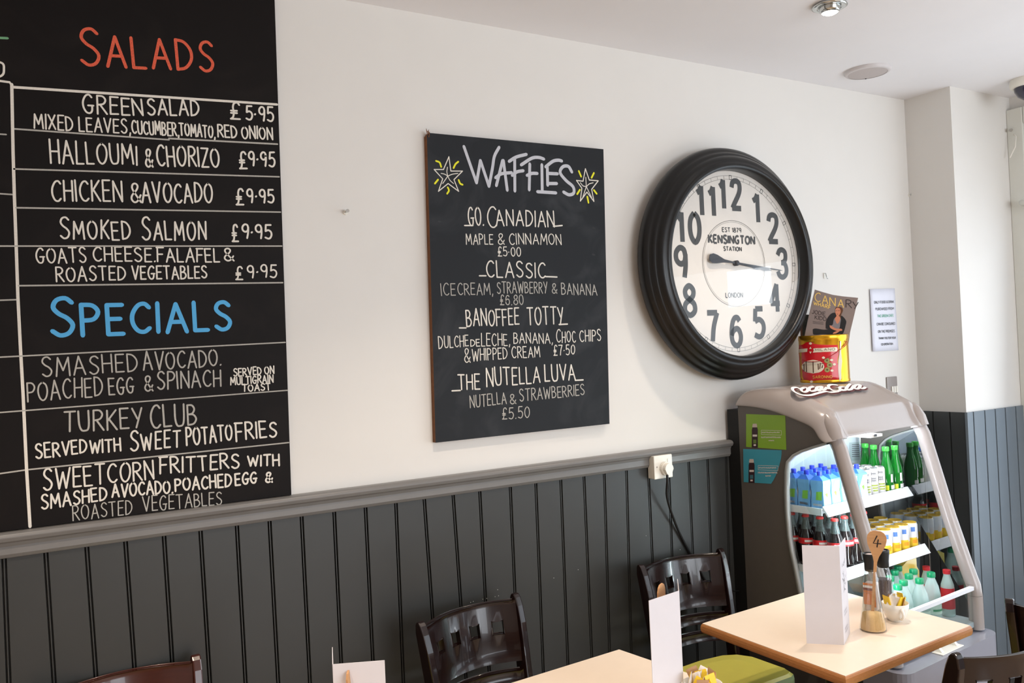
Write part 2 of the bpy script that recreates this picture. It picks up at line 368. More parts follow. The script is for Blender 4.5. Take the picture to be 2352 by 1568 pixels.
# pillar planks
for k, (xa, xb) in enumerate([(2220.7,2236),(2236,2262),(2262,2286),(2286,2309),(2309,2333),(2333,2356)]):
    A = PY(xa, 946.7-.167*(xa-2220.7), YP-.012); B = PY(xb, 946.7-.167*(xb-2220.7), YP-.012); z1 = A.z
    z1 = H-.382
    plank_obj([(A.x+.0025, YP, .13), (min(B.x, XR)-.0025, YP, .13), (min(B.x, XR)-.0025, YP, z1), (A.x+.0025, YP, z1)], pil, .011, pillarp)
mb = MB(); mb.box((XP+.0, YP-.002, .0), (XR, YP-.0005, z1-.005), coolback); mb.build('panel_backing', pil)
for (ya, yb) in [(YP-.011, YP+.075), (YP+.075, YP+.16), (YP+.16, -.02)]:
    plank_obj([(XP, yb-.002, .13), (XP, ya+.002, .13), (XP, ya+.002, z1), (XP, yb-.002, z1)], pil, .010, pillard, (-1, 0, 0))
mb = MB(); mb.box((XP-.014, YP-.016, 0), (XR, YP-.0, .13), pillard); mb.box((XP-.014, YP, 0), (XP, -.02, .13), pillard); struct(mb.build('baseboard_pillar', bevel=.003))
# window 1: white timber frame on the right wall, starting at the pillar corner
wf = MB(); y0 = YP-.0; y1 = -4.1
wf.box((XR-.035, y0-.075, .42), (XR+.02, y0, 2.74), framew); wf.box((XR-.035, y1, .42), (XR+.02, y1+.075, 2.74), framew)
wf.box((XR-.033, y1+.076, 2.66), (XR+.02, y0-.076, 2.74), framew); wf.box((XR-.033, y1+.076, .42), (XR+.02, y0-.076, .5), framew); wf.box((XR-.028, y1+.076, 2.17), (XR+.02, y0-.076, 2.24), framew)
wf.box((XR-.03, -1.35, .42), (XR+.02, -1.29, 2.74), framew); wf.box((XR-.03, -2.75, .42), (XR+.02, -2.69, 2.74), framew)
win = struct(wf.build('window_1', bevel=.004))
for a_, b_ in [(-1.28, y0-.09), (-2.68, -1.36), (-4.02, -2.76)]:
    mb = MB(); mb.box((XR-.018, a_, 2.25), (XR-.001, b_, 2.65), framew); mb.box((XR-.022, a_+.02, 2.27), (XR-.017, b_-.02, 2.63), framew); mb.build('fanlight_panel', win, bevel=.003)
for a, b in [(y0-.08, -1.29), (-1.36, -2.69), (-2.76, y1+.08)]:
    mb = MB(); mb.box((XR-.004, b, .5), (XR, a, 2.17), glassclear); mb.build('pane', win)
# window lever handle
hp = MB(); q = PX(2327, 457, XR-.04)
hp.tube([(XR-.034, -.30, 2.27), (XR-.07, -.305, 2.275), (XR-.085, -.34, 2.27), (XR-.075, -.385, 2.235)], [.012, .014, .013, .009], framew)
hp.build('handle', win, 'white lever handle')
hk = MB(); hk.tube([(XR-.03, YP-.03, 2.62), (XR-.05, YP-.05, 2.60), (XR-.06, YP-.05, 2.55), (XR-.075, YP-.03, 2.50)], .0035, wplastic, 6); hk.tube([(XR-.03, YP-.02, 2.64),(XR-.055, YP-.03, 2.635)], .008, chrome, 8)
tag(hk.build('cord_hook'), 'small metal hook with a loop of white cord high on the window frame', 'hook')
# window 2 (rear): unseen frame added around the fill lamp
wf = MB()
for x in (.9, 2.0, 3.1, 4.14): wf.box((x, YB-.03, .7), (x+.06, YB+.03, 2.6), framew)
wf.box((.9, YB-.03, .7), (4.2, YB+.03, .76), framew); wf.box((.9, YB-.03, 2.54), (4.2, YB+.03, 2.6), framew)
struct(wf.build('window_2'))
# ================================================================== CEILING FITTINGS
q = (PZ(1868, 15, zC)+PZ(1943, 5, zC))/2
t = thing('ceiling_spotlight', 'lit chrome eyeball spotlight recessed in the white ceiling', 'light', (q.x, q.y, zC))
mb = MB(); mb.lathe([(.030,.0),(.047,-.001),(.056,-.004),(.058,-.009),(.052,-.012),(.036,-.010),(.034,-.004)], chrome, 32, capb=False, capt=False); mb.build('rim', t)
mb = MB(); mb.lathe([(.034,.02),(.036,-.008),(.033,-.022),(.028,-.030),(.027,-.026),(.022,-.012)], chrome, 28, capb=False, capt=False); mb.build('eyeball', t)
mb = MB(); mb.lathe([(.0265,-.029),(.018,-.033),(.0001,-.035)], mat('lamp_glow', (255, 244, 228), emit=22, var=0), 24, capb=False, capt=False); mb.build('bulb', t)
q = (PZ(1943, 165, zC)+PZ(2042, 158, zC))/2
t = thing('ceiling_speaker', 'flat round off-white speaker cover on the ceiling', 'speaker', (q.x, q.y, zC))
gm = mat('speaker_cloth', (186, 178, 176), .7, var=.06, scale=400); am = mat('speaker_rim', (205, 200, 200), .4)
mb = MB(); mb.lathe([(.094,.0),(.094,-.008),(.088,-.013),(.080,-.014)], am, 40, capb=False, capt=False); mb.build('rim', t)
mb = MB(); mb.lathe([(.081,-.013),(.05,-.0155),(.0001,-.0165)], gm, 40, capb=False, capt=False); mb.build('grille', t)
mb = MB(); mb.lathe([(.003,-.013),(.003,-.016)], blackmet, 8, c=(.055, .05, 0)); mb.build('screw', t)
q = PZ(2362, 181, zC)
t = thing('dome_camera', 'white security camera with a smoked dome on the ceiling', 'camera', (q.x, q.y, zC))
mb = MB(); mb.lathe([(.075,0),(.078,-.02),(.074,-.036),(.062,-.038)], wplastic, 32, capb=False); mb.build('housing', t)
mb = MB(); mb.lathe([(.060,-.036),(.058,-.055),(.045,-.078),(.024,-.092),(.0001,-.097)], mat('smoked_dome', (44, 42, 62), .08, coat=.5), 28, capb=False, capt=False); mb.build('dome', t)
# ================================================================== MENU WALL BOARD
BT = .012
tl = PY(631, 0, -BT); xr = PY(646, 560, -BT).x
t = thing('menu_blackboard', 'tall black menu board lettered with SALADS and SPECIALS prices', 'blackboard', (0, 0, 0))
xt = PY(631, 0, -BT).x; xb = PY(669.5, 1137, -BT).x
mb = MB(); zt = zC-.003; z0 = zD+.001; kk = (xb-xt)/(PY(669,1137,-BT).z-tl.z)
xtt = xt+kk*(zt-tl.z)
mb.hexa([(-1.6,-BT,z0),(xb,-BT,z0),(xb,-.0005,z0),(-1.6,-.0005,z0),(-1.6,-BT,zt),(xtt,-BT,zt),(xtt,-.0005,zt),(-1.6,-.0005,zt)], board1)
brd = mb.build('board', t, bevel=.001)
S = Surf((0, -BT, H), (1,0,0), (0,0,1))
ln = MB()
for a in [(28,200,636,240,6.5),(33,296,388,321,4),(388,318,637,331,4),(32,388,641,406,4),(37,477,644,487,4),(0,565,647,565,4),(43,656,649,649,4),(0,820,655,786,3.6),(0,947,660,896,3.4),(66,1078,663,1016,3.6),
          (-300,290,14,309,4),(-300,425,33,447,4),(-300,700,38,688,4),(-300,1130,58,1079,4)]:
    pstroke(ln, S, [a[:2], a[2:4]], a[4], chalkd if a[4] < 5 else chalkw)
pstroke(ln, S, [(-300,165),(0,186),(22,189),(27,196)], 6, chalkw)
pstroke(ln, S, [(27,194),(30,350),(33,450),(37,560),(41,680),(47,800),(53,905),(61,1077),(69,1209)], 7, chalkw)
ln.build('ruled_lines', t)
B1 = [('Salads',187,148,490,163,84,80,8.5,chalkr),('Specials',119,771,530,756,86,76,12,chalkb)]
for s, *a in B1:
    mb = MB(); ptext(mb, S, s, *a[:6], a[6], a[7], gap=.22, jit=.02); mb.build('heading', t, 'orange-red chalk heading SALADS' if s == 'Salads' else 'sky-blue chalk heading SPECIALS')
L1 = [
 [('GREEN',192,261,328,264,43,36),('SALAD',340,264,457,266,35,36),('£',530,273,551,274,36,36),('5:95',566,274,628,278,31,33)],
 [('MIXED LEAVES,',79,295,300,307,33,31),('CUCUMBER,',304,306,411,312,30,29),('TOMATO,',413,311,494,317,28,27),('RED ONION',501,315,626,320,27,27)],
 [('HALLOUMI',117,376,315,378,53,43),('&',335,384,351,384,41,41),('CHORIZO',362,382,504,383,47,42),('£',551,388,567,388,38,38),('9:95',572,380,631,382,30,34)],
 [('CHICKEN',120,461,281,463,47,46),('&',302,465,324,465,43,43),('AVOCADO',327,465,488,464,44,43),('£',543,469,559,469,35,35),('9:95',568,464,629,465,29,30)],
 [('Smoked',139,548,300,550,50,50),('Salmon',327,550,473,550,50,50),('£',534,553,547,553,37,37),('9:95',556,546,624,547,31,32)],
 [('GOATS',84,604,198,602,34,33),('CHEESE.',215,600,357,600,32,31),('FALAFEL',362,601,504,601,31,30),('&',516,598,537,598,28,28)],
 [('ROASTED',130,646,288,643,34,31),('VEGETABLES',304,642,475,638,30,27),('£',542,642,557,642,30,30),('9:95',569,637,635,637,28,28)],
 [('SMASHED',98,865,316,851,44,39),('AVOCADO.',330,851,508,839,41,36)],
 [('POACHED',64,921,236,909,43,43),('EGG',251,906,307,903,38,36),('&',333,898,351,897,35,35),('SPINACH',362,895,507,886,39,37)],
 [('SERVED ON',537,864,629,857,17,17)], [('MULTIGRAIN',530,884,627,877,17,17)], [('TOAST',557,899,621,895,15,15)],
 [('TURKEY',148,992,327,981,46,46),('CLUB',347,984,451,973,52,46)],
 [('SERVED',83,1053,199,1039,33,30),('WITH',207,1040,277,1035,29,28),('Sweet',300,1035,414,1025,46,46),('POTATO',429,1023,533,1010,42,34),('FRIES',543,1012,635,1001,42,33)],
 [('SWEETCORN',100,1125,353,1099,48,41),('FRITTERS',368,1088,549,1073,37,32),('WITH',570,1070,641,1068,22,25)],
 [('SMASHED',96,1169,245,1147,33,28),('AVOCADO.',258,1142,397,1131,30,28),('POACHED',403,1127,531,1116,28,29),('EGG',541,1114,589,1108,26,25),('&',610,1107,625,1106,23,23)],
 [('ROASTED',168,1195,303,1179,33,32),('VEGETABLES',329,1175,509,1157,34,28)]]
for i, line in enumerate(L1):
    mb = MB(); lw = 5.0 if i not in (9, 10, 11, 16) else (3.4 if i != 16 else 3.2)
    if i in (1, 5, 6, 7, 8): lw = 4.3
    for w in line:
        mb = MB(); ptext(mb, S, *w, lw, chalkw if i not in (7, 8, 12, 16) else chalkd); mb.build('lettering', brd)
mb = MB(); pstroke(mb, S, [(-12,140),(6,146),(9,158),(6,172),(-12,180)], 5, chalkw, True); mb.build('lettering', brd); mb = MB(); pstroke(mb, S, [(-60,76),(-10,86),(17,88)], 6, chalkgr, True); mb.build('lettering', brd)
# ================================================================== WAFFLES CHALKBOARD
BT2 = .022
t = thing('chalkboard', 'portrait slate-black chalkboard headed WAFFLES between two stars', 'chalkboard', (0,0,0))
P = [PY(*p, -BT2) for p in [(1000.5,1016.5),(1400,973),(1386,342.5),(985,305)]]
P.append(PY(980.5, 312, -BT2))
mb = MB(); mb.prism([P[0],P[1],P[2],P[3],P[4]], (0, BT2-.001, 0), board2, boardedge); brd2 = mb.build('board', t, bevel=.0015)
mb = MB(); c1 = PY(983, 307, -BT2)
for k in range(6):
    a = c1+Vector((random.uniform(-.004,.008), -.001, random.uniform(-.012,.008))); mb.tube([a, a+Vector((random.uniform(-.006,.006), -.003, random.uniform(.006,.014)))], [.002,.0006], boardedge, 5)
mb.build('splintered_corner', t, 'frayed brown corner')
S2 = Surf((0, -BT2, H), (1,0,0), (0,0,1))
for px, py in [(1363.5, 523), (1009, 508), (1363, 584)]: 
    mb = MB(); pstroke(mb, S2, [(px-2, py), (px+2, py+1)], 3.5, blackmet); mb.build('screw_hole', t)
z = lambda X, Y: (X/5.6+980, Y/5.6+300)
mb = MB()
WAF = ["478 205 640 670","640 670 690 385","690 385 800 715","~800 715 845 480 870 330 930 215","975 385 895 705","985 385 1035 765","~885 605 960 555 1090 540","1130 365 1133 775","~1060 395 1150 340 1280 305","~1100 575 1160 530 1240 515",
 "1325 430 1318 760","~1215 440 1350 355 1440 345 1505 365","~1290 575 1350 550 1420 550","1480 440 1485 775","1425 785 1660 800","1550 470 1555 700","~1530 465 1620 395 1690 380 1735 390","1560 550 1680 555","1560 680 1670 680",
 "~1865 530 1820 460 1750 465 1715 540 1790 640 1880 720 1890 800 1830 825 1760 790"]
def crop_strokes(mb, S, L, f, lw, m):
    for s_ in L:
        sm = s_[0] == '~'; v = [float(q) for q in s_.lstrip('~').split()]
        pstroke(mb, S, [f(v[i], v[i+1]) for i in range(0, len(v), 2)], lw, m, sm)
crop_strokes(mb, S2, WAF, z, 6.9, chalkg); mb.build('heading', t, 'silver marker heading WAFFLES')
for out, inn, yel in [(["285 335 310 520","310 520 460 520","460 520 350 630","350 630 410 780","410 780 275 680","275 680 150 780","150 780 205 620","205 620 95 500","95 500 215 500","215 500 285 335"],
   ["~265 470 258 530 270 585","~185 550 230 560 270 585","~400 550 330 560 270 585","270 585 205 680","~270 585 300 640 345 680"], ["~120 390 165 410 185 465","~405 400 370 430 345 480","145 630 105 680","~410 635 430 680 460 695","~270 730 285 770 262 810"]),
  (["2040 490 2090 635","2090 635 2205 645","2205 645 2120 755","2120 755 2150 910","2150 910 2060 790","2060 790 1975 905","1975 905 1995 740","1995 740 1925 640","1925 640 2010 650","2010 650 2040 490"],
   ["2045 600 2052 720","~1975 670 2010 710 2052 720","~2140 670 2090 685 2052 720","2052 720 2008 850","2052 720 2120 860"], ["1955 520 1985 590","2150 545 2120 605","1970 760 1935 815","2150 765 2185 810","2065 850 2080 925"])]:
    mb = MB(); crop_strokes(mb, S2, out, z, 2.2, chalkw); crop_strokes(mb, S2, inn, z, 1.8, chalkw); crop_strokes(mb, S2, yel, z, 4, chalky); mb.build('star', t, 'white star with yellow rays')
L2 = [
 [('GO.',1077,519,1111,516,44,42),('C',1121,523,1141,522,49,49),('ANADIAN',1140,518,1273,520,34,35),('_',1067,518,1086,518,9,9),('_',1271,520,1291,518,9,9)],
 [('MAPLE',1071,561,1132,561,24,22),('&',1144,561,1158,561,24,24),('CINNAMON',1170,561,1289,561,24,24)], [('£5:00',1144,588,1196,588,21,21)],
 [('CLASSIC',1118,635,1252,638,37,33),('_',1101,633,1116,633,9,9),('_',1253,635,1279,636,9,9)],
 [('ICE',1014,678,1046,677,27,26),('CREAM,',1052,677,1132,676,26,25),('STRAWBERRY',1142,673,1257,673,25,25),('&',1268,674,1279,674,22,22),('BANANA',1290,676,1371,677,25,24)], [('£6.80',1149,700,1202,700,22,23)],
 [('BANOFFEE',1072,749,1192,745,38,37),('TOTTY',1212,746,1294,744,40,40),('_',1055,753,1070,753,9,9),('_',1284,745,1303,744,9,9)],
 [('DULCHE',1008,800,1076,794,28,24),('DE',1081,795,1102,794,15,15),('LECHE,',1106,794,1171,793,30,25),('BANANA,',1180,788,1269,788,24,23),('Choc',1278,786,1322,785,30,30),('CHIPS',1332,784,1380,782,25,25)],
 [('&',1067,832,1080,832,31,31),('WHIPPED',1085,829,1165,823,27,25),('CREAM',1176,822,1240,820,25,24),('£7:50',1272,816,1320,813,23,22)],
 [('THE',1053,894,1102,893,35,34),('NUTELLA',1118,887,1240,878,43,34),('LUVA',1252,875,1321,871,38,34),('_',1038,897,1057,896,9,9),('_',1321,873,1339,872,9,9)],
 [('NUTELLA',1080,936,1163,926,27,26),('&',1172,928,1185,927,22,22),('STRAWBERRIES',1194,922,1342,906,27,24)], [('£5.50',1154,963,1216,959,26,26)]]
for i, line in enumerate(L2):
    mb = MB(); big = i in (0, 3, 6, 9)
    for w in line:
        mb = MB(); ptext(mb, S2, *w, 3.6 if big else 2.5, chalkw if i not in (4, 5, 10, 11) else chalkd); mb.build('lettering' if w[0] != '_' else 'dash', brd2)
#==CLOCK==
# ================================================================== WALL CLOCK
cc = PY(1686.8, 604.9, -.0765)
t = thing('wall_clock', 'large round station wall clock with thick black moulded frame and grey numerals', 'clock', (cc.x, 0, cc.z))
prof = [(.425,0),(.440,.010),(.452,.022),(.463,.040),(.467,.058),(.462,.074),(.450,.084),(.444,.086),(.441,.094),(.432,.102),(.427,.103),(.424,.110),(.414,.120),(.404,.124),(.397,.124),(.393,.129),(.384,.132),(.376,.130),(.371,.122),(.370,.108),(.371,.076)]
def disc(mb, prof, m, n=96, smooth=True):
    k = len(prof); vs_ = [(r*math.sin(2*PI*i/n), -d, r*math.cos(2*PI*i/n)) for r, d in prof for i in range(n)]
    mb.add(vs_, [(j*n+i, j*n+(i+1) % n, (j+1)*n+(i+1) % n, (j+1)*n+i) for j in range(k-1) for i in range(n)], m, smooth)
mb = MB(); disc(mb, prof, blackpl); mb.build('frame', t)
mb = MB(); disc(mb, [(.377,.0765),(.0001,.0765)], dialm, smooth=False); disc(mb, [(.377,.0765),(.377,.004),(.0001,.004)], blackpl); dial = mb.build('dial', t)
SC = Surf((0, -.0765, 0), (1,0,0), (0,0,1), .0006)
mb = MB()
def ring(mb, r, w, m, n=96): ribbon(mb, SC, [(r*math.cos(2*PI*i/n), r*math.sin(2*PI*i/n)) for i in range(n+1)], w, m, False)
ring(mb, .352, .0012, inkthin); ring(mb, .338, .0012, inkthin)
for i in range(60):
    a = PI/2-2*PI*i/60; c, s = math.cos(a), math.sin(a)
    if i % 5 == 0:
        e = Vector((c, s))*.345; u = Vector((c, s))*.0085; v = Vector((-s, c))*.006
        ribbon(mb, SC, [e+u+v, e+u-v, e-u-v, e-u+v, e+u+v], .0022, ink, False)
    else: ribbon(mb, SC, [(c*.339, s*.339), (c*.351, s*.351)], .0012, inkthin, False)
mb.build('minute_track', dial)
mb = MB(); ring(mb, .172, .0018, inkthin); ring(mb, .166, .0009, inkthin); mb.build('inner_ring', dial)
# numerals: condensed bold
NUMC = {12:(1677,447),1:(1735,478),2:(1775,525),3:(1796,605),4:(1780,684),5:(1743,741),6:(1691,761),7:(1637,750),8:(1584,690),9:(1564,603),10:(1582,522),11:(1620,461)}
for k, (px, py) in NUMC.items():
    p = PY(px, py, -.0765); cxn, czn = p.x-cc.x, p.z-cc.z; hgt = .114; wd = {1:.026,11:.086,12:.114,10:.110}.get(k, .053)
    mb = MB(); text(mb, SC, str(k), (cxn-wd/2, czn-hgt/2), (cxn+wd/2, czn-hgt/2), hgt, hgt, .0225, ink, rnd=False, gap=.42 if k != 11 else .34, jit=0)
    mb.build('numeral', dial)
mb = MB()
def ctext(s, px0, px1, py, h, lw, m=ink):
    a = PY(px0, py, -.0765); b = PY(px1, py, -.0765); zz = (a.z+b.z)/2-cc.z
    text(mb, SC, s, (a.x-cc.x, zz), (b.x-cc.x, zz), h, h, lw, m, rnd=False, gap=.22, jit=0)
ctext('EST 1879', 1659, 1702, 533, .017, .0036); ctext('KENSINGTON', 1628, 1733, 559, .031, .0085); ctext('STATION', 1662, 1703, 576, .016, .0042); ctext('LONDON', 1667, 1706, 683, .019, .0042)
mb.build('dial_lettering', dial)
# hands: both point just past three; tails left
def hand(pts, dpt, name):
    mb = MB(); mb.prism([(x, -dpt, z) for x, z in pts][::-1], (0, .003, 0), handm); mb.build(name, t)
def rot(pts, a): c, s = math.cos(a), math.sin(a); return [(x*c-z*s, x*s+z*c) for x, z in pts]
e = PY(1628, 592, -.088); g = PY(1808, 622, -.088); a1 = math.atan2(g.z-e.z, g.x-e.x)
hand(rot([(-.150,.004),(-.146,.017),(-.130,.023),(-.108,.020),(-.070,.007),(-.03,.004),(.245,.002),(.262,.0),(.245,-.002),(-.03,-.004),(-.070,-.006),(-.108,-.014),(-.130,-.016),(-.146,-.010)], a1), .092, 'minute_hand')
hand(rot([(-.05,.003),(.09,.004),(.105,.008),(.125,.008),(.14,.004),(.160,.007),(.172,.006),(.205,0),(.172,-.006),(.160,-.007),(.14,-.004),(.125,-.008),(.105,-.008),(.09,-.004),(-.05,-.003)], a1-.03), .086, 'hour_hand')
mb = MB(); disc(mb, [(.011,.078),(.011,.094),(.006,.097),(.0001,.097)], handm, 20); mb.build('hub', t)
mb = MB(); disc(mb, [(.3715,.106),(.0001,.106)], glassclk, 96, False); mb.build('glass', t)
# ================================================================== SMALL WALL THINGS
def screw(px, py, y, label, ln=.02, plane='y'):
    mb = MB(); p = PY(px, py, y) if plane == 'y' else PX(px, py, XP-.002)
    d = Vector((0,-1,.1)) if plane == 'y' else Vector((-1,0,.1))
    mb.tube([p+d*-.004, p+d*.004], .0075, wplastic, 10); mb.tube([p, p+d*ln], [.003,.0035], chrome, 8); mb.tube([p+d*ln, p+d*(ln+.003)], .0055, chrome, 10)
    tag(mb.build('wall_screw'), label, 'screw')
screw(793, 488, -.001, 'bare screw in a white plug on the wall between the two blackboards')
screw(2088, 448, 0, 'small screw fixed at the pillar corner, level with the clock face', .01)
mb = MB(); p = PY(1893, 634, -.001)
mb.tube([p+Vector((0,.0,.012)), p+Vector((0,-.008,.012)), p+Vector((0,-.012,-.002)), p+Vector((.002,-.016,-.014)), p+Vector((.006,-.014,-.012))], .0022, chrome, 8)
mb.box((p.x-.004, -.003, p.z-.010), (p.x+.005, 0, p.z+.014), wplastic)
tag(mb.build('picture_hook'), 'tiny wire picture hook on the wall just right of the clock', 'hook')
# paper notice
t = thing('paper_notice', 'white printed notice taped to the wall beside the clock', 'notice', (0,0,0))
Sn = Surf((0, -.006, H), (1,0,0), (0,0,1), .0008)
c = [PY(1998,664,-.006), PY(2055,662,-.003), PY(2064,804,-.003), PY(2005,807,-.008)]
mb = MB(); nn = 8
vs_ = []
for j in range(nn+1):
    v = j/nn; l = c[0].lerp(c[3], v); r = c[1].lerp(c[2], v)
    for i in range(nn+1):
        u = i/nn; p = l.lerp(r, u); p.y += -.0025*math.sin(PI*u)*(1-v*.3); vs_.append(p)
m0 = nn+1
mb.add(vs_, [(j*m0+i, (j+1)*m0+i, (j+1)*m0+i+1, j*m0+i+1) for j in range(nn) for i in range(nn)], mat('notice_paper', (222, 224, 236), .8, var=.01), True)
o = mb.build('sheet', t); sd = o.modifiers.new('s', 'SOLIDIFY'); sd.thickness = .0005
mb = MB(); Sn.l = .0034
for s_, x0, x1, y, h, m_ in [('ONLY FOOD & DRINK',2007,2052,697,5.5,ink),('PURCHASED FROM',2010.5,2051.5,712.5,5.5,ink),('THE GREEN CAFE',2014.5,2051,728.5,5.5,mat('green_ink',(90,170,140),.8)),('CAN BE CONSUMED',2013,2055,747,5.5,ink),('ON THE PREMISES.',2016,2055,764,5.5,ink),('THANK YOU FOR YOUR',2017,2056,779,4.5,ink),('CO OPERATION',2023,2049.5,793,4.5,ink)]:
    ptext(mb, Sn, s_, x0, y, x1, y-1.5, h, h, .75, m_, rnd=False, jit=0)
mb.build('print', t)
# steel wall switch
t = thing('wall_switch', 'brushed steel switch plate on the wall behind the cooler', 'switch', (0,0,0))
a = PY(2037, 866, -.006); b = PY(2062, 905, -.006); steel = mat('brushed_steel', (160, 152, 148), .4, metal=.6)
mb = MB(); mb.box((a.x, -.007, b.z-.02), (b.x, -.001, a.z), steel); mb.build('plate', t, bevel=.002)
for i in range(3):
    xx = a.x+.027+i*.016; mb = MB(); mb.box((xx, -.012, a.z-.075), (xx+.012, -.006, a.z-.045), wplastic); mb.build('rocker', t, bevel=.001)
# socket, plug, cable
t = thing('wall_socket', 'white surface-mounted socket box just under the dado rail', 'socket', (0,0,0))
a = PY(1502, 1047, -.052); b = PY(1545.5, 1092, -.052)
sx0, sx1, sz1, sz0 = a.x, b.x, a.z-.002, a.z-.088; sx1 = sx0+.088
mb = MB(); mb.box((sx0, -.042, sz0), (sx1, -.012, sz1), wplastic); mb.build('back_box', t, bevel=.003)
mb = MB(); mb.box((sx0-.001, -.052, sz0-.001), (sx1+.001, -.0425, sz1+.001), wplastic); mb.build('face_plate', t, bevel=.003)
mb = MB(); mb.box((sx1-.024, -.0545, sz1-.032), (sx1-.012, -.052, sz1-.014), wplastic); mb.build('switch_rocker', t, bevel=.001)
for xx in (sx0+.012, sx1-.010):
    mb = MB(); mb.tube([(xx, -.0518, sz0+.045), (xx, -.0530, sz0+.045)], .0028, steel, 8); mb.build('screw', t)
t = thing('mains_plug', 'white plug pushed into the wall socket with a black lead', 'plug', (0,0,0))
px_, pz_ = (sx0+sx1)/2+.004, sz0+.036
mb = MB(); ov = [(px_+.024*math.cos(a)*(1 if math.sin(a) > -.3 else .85), -.053, pz_+.026*math.sin(a)) for a in [2*PI*i/20 for i in range(20)]]
mb.prism(ov[::-1], (0, -.012, 0), wplastic); ov2 = [(px_+(v[0]-px_)*.84, -.065, pz_+(v[2]-pz_)*.86) for v in ov]; mb.prism(ov2[::-1], (0, -.016, 0), wplastic); mb.build('plug_body', t, bevel=.003)
mb = MB(); pts = [Vector((px_, -.066, pz_-.022)), Vector((px_, -.066, pz_-.045))]
for px, py, yy in [(1532,1140,-.05),(1545,1185,-.035),(1560,1222,-.022),(1578,1258,-.019),(1597,1292,-.018),(1622,1335,-.018),(1650,1375,-.018)]: pts.append(PY(px, py, yy))
pts.append(Vector((pts[-1].x+.05, -.03, .5))); pts.append(Vector((pts[-1].x+.05, -.03, .02)))
mb.tube(cat(pts, 5), .0048, mat('black_rubber', (16, 16, 17), .5), 8); mb.build('lead', t)
mb = MB(); mb.tube(cat([PY(1640,1345,-.05), PY(1666,1350,-.04), PY(1685,1357,-.035), PY(1705,1356,-.03)], 5), .003, MATS['black_rubber'], 6)
tag(mb.build('cable'), 'thin black cable running behind the cooler at seat-back height', 'cable')
mb = MB(); chipm = mat('pale_paint_chip', (176, 178, 172), .7)
for px, py in [(1143,1354),(1145,1368),(1137,1370),(1118,1374),(1109,1376),(1087,1381),(1081,1383),(1272,1327),(1328,1308),(1484,1230),(1562,1262)]:
    p = PY(px, py, -.0125); mb.lathe([(.0012,-.0010),(.0017,0),(.0010,.0014)], chipm, 6, c=tuple(p))
o = mb.build('paint_chip', wl); o['kind'] = 'stuff'
# ================================================================== TABLES
ZT = .78; ZK = 1.068
def table(c, label, hgt=.78, th=.030):
    """c: four top corners (x, y), in order"""
    cx_ = sum(p[0] for p in c)/4; cy_ = sum(p[1] for p in c)/4
    t = thing('cafe_table', label, 'table', (cx_, cy_, 0))
    L = [(p[0]-cx_, p[1]-cy_) for p in c]
    mb = MB(); mb.prism([(x*.992, y*.992, hgt-.004) for x, y in L], (0,0,.004), laminate); mb.build('table_top', t)
    mb = MB(); n = 4; prs = [(.990, hgt-.0005), (.998, hgt-.003), (1.006, hgt-.008), (1.009, hgt-.016), (1.006, hgt-.024), (.998, hgt-.029), (.985, hgt-th)]
    for j in range(len(prs)-1):
        (s0, z0), (s1, z1) = prs[j], prs[j+1]
        for i in range(4):
            a, b = L[i], L[(i+1) % 4]
            mb.add([(a[0]*s0, a[1]*s0, z0), (b[0]*s0, b[1]*s0, z0), (b[0]*s1, b[1]*s1, z1), (a[0]*s1, a[1]*s1, z1)], [(0,3,2,1)], woodedge, True)
    mb.add([(x*.985, y*.985, hgt-th) for x, y in L], [(3,2,1,0)], woodedge); mb.build('edge_band', t)
    mb = MB(); mb.lathe([(.030,.04),(.030,hgt-th-.004)], blackmet, 20); mb.build('column', t)
    mb = MB(); mb.box((-.15,-.15,hgt-th-.012), (.15,.15,hgt-th-.001), blackmet); mb.build('top_plate', t)
    mb = MB(); mb.lathe([(.24,0),(.24,.012),(.06,.035),(.03,.06)], blackmet, 32); mb.build('base', t)
    return t
zt = ZT
cor = [PZ(*p, zt) for p in [(1611,1431),(1942,1553),(2231,1436)]]
e4 = cor[0]+(cor[2]-cor[1]); far = PZ(2065, 1392, zt)
d1 = (far-cor[2]).normalized(); e4 = cor[2]+d1*(cor[0]-cor[1]).length
T4 = [cor[1], cor[2], e4, cor[0]]
table([(p.x, p.y) for p in T4], 'beige-topped square table standing beside the drinks cooler')
a, b, c_ = PZ(1422, 1490, zt), PZ(1190, 1562, zt), PZ(1492, 1514, zt)
dx = (b-a).normalized(); dy = (c_-a).normalized()
T2 = [a+dy*.62+dx*.62, a+dy*.62, a, a+dx*.62]
table([(p.x, p.y) for p in T2], 'beige-topped square table in front of the middle dark chair')
q0 = PZ(764, 1525, 1.068)
T1 = [Vector((q0.x-.42, -1.42, 0)), Vector((q0.x+.20, -1.42, 0)), Vector((q0.x+.20, -.83, 0)), Vector((q0.x-.42, -.83, 0))]
table([(p.x, p.y) for p in T1], 'beige-topped square table in front of the leftmost chair')
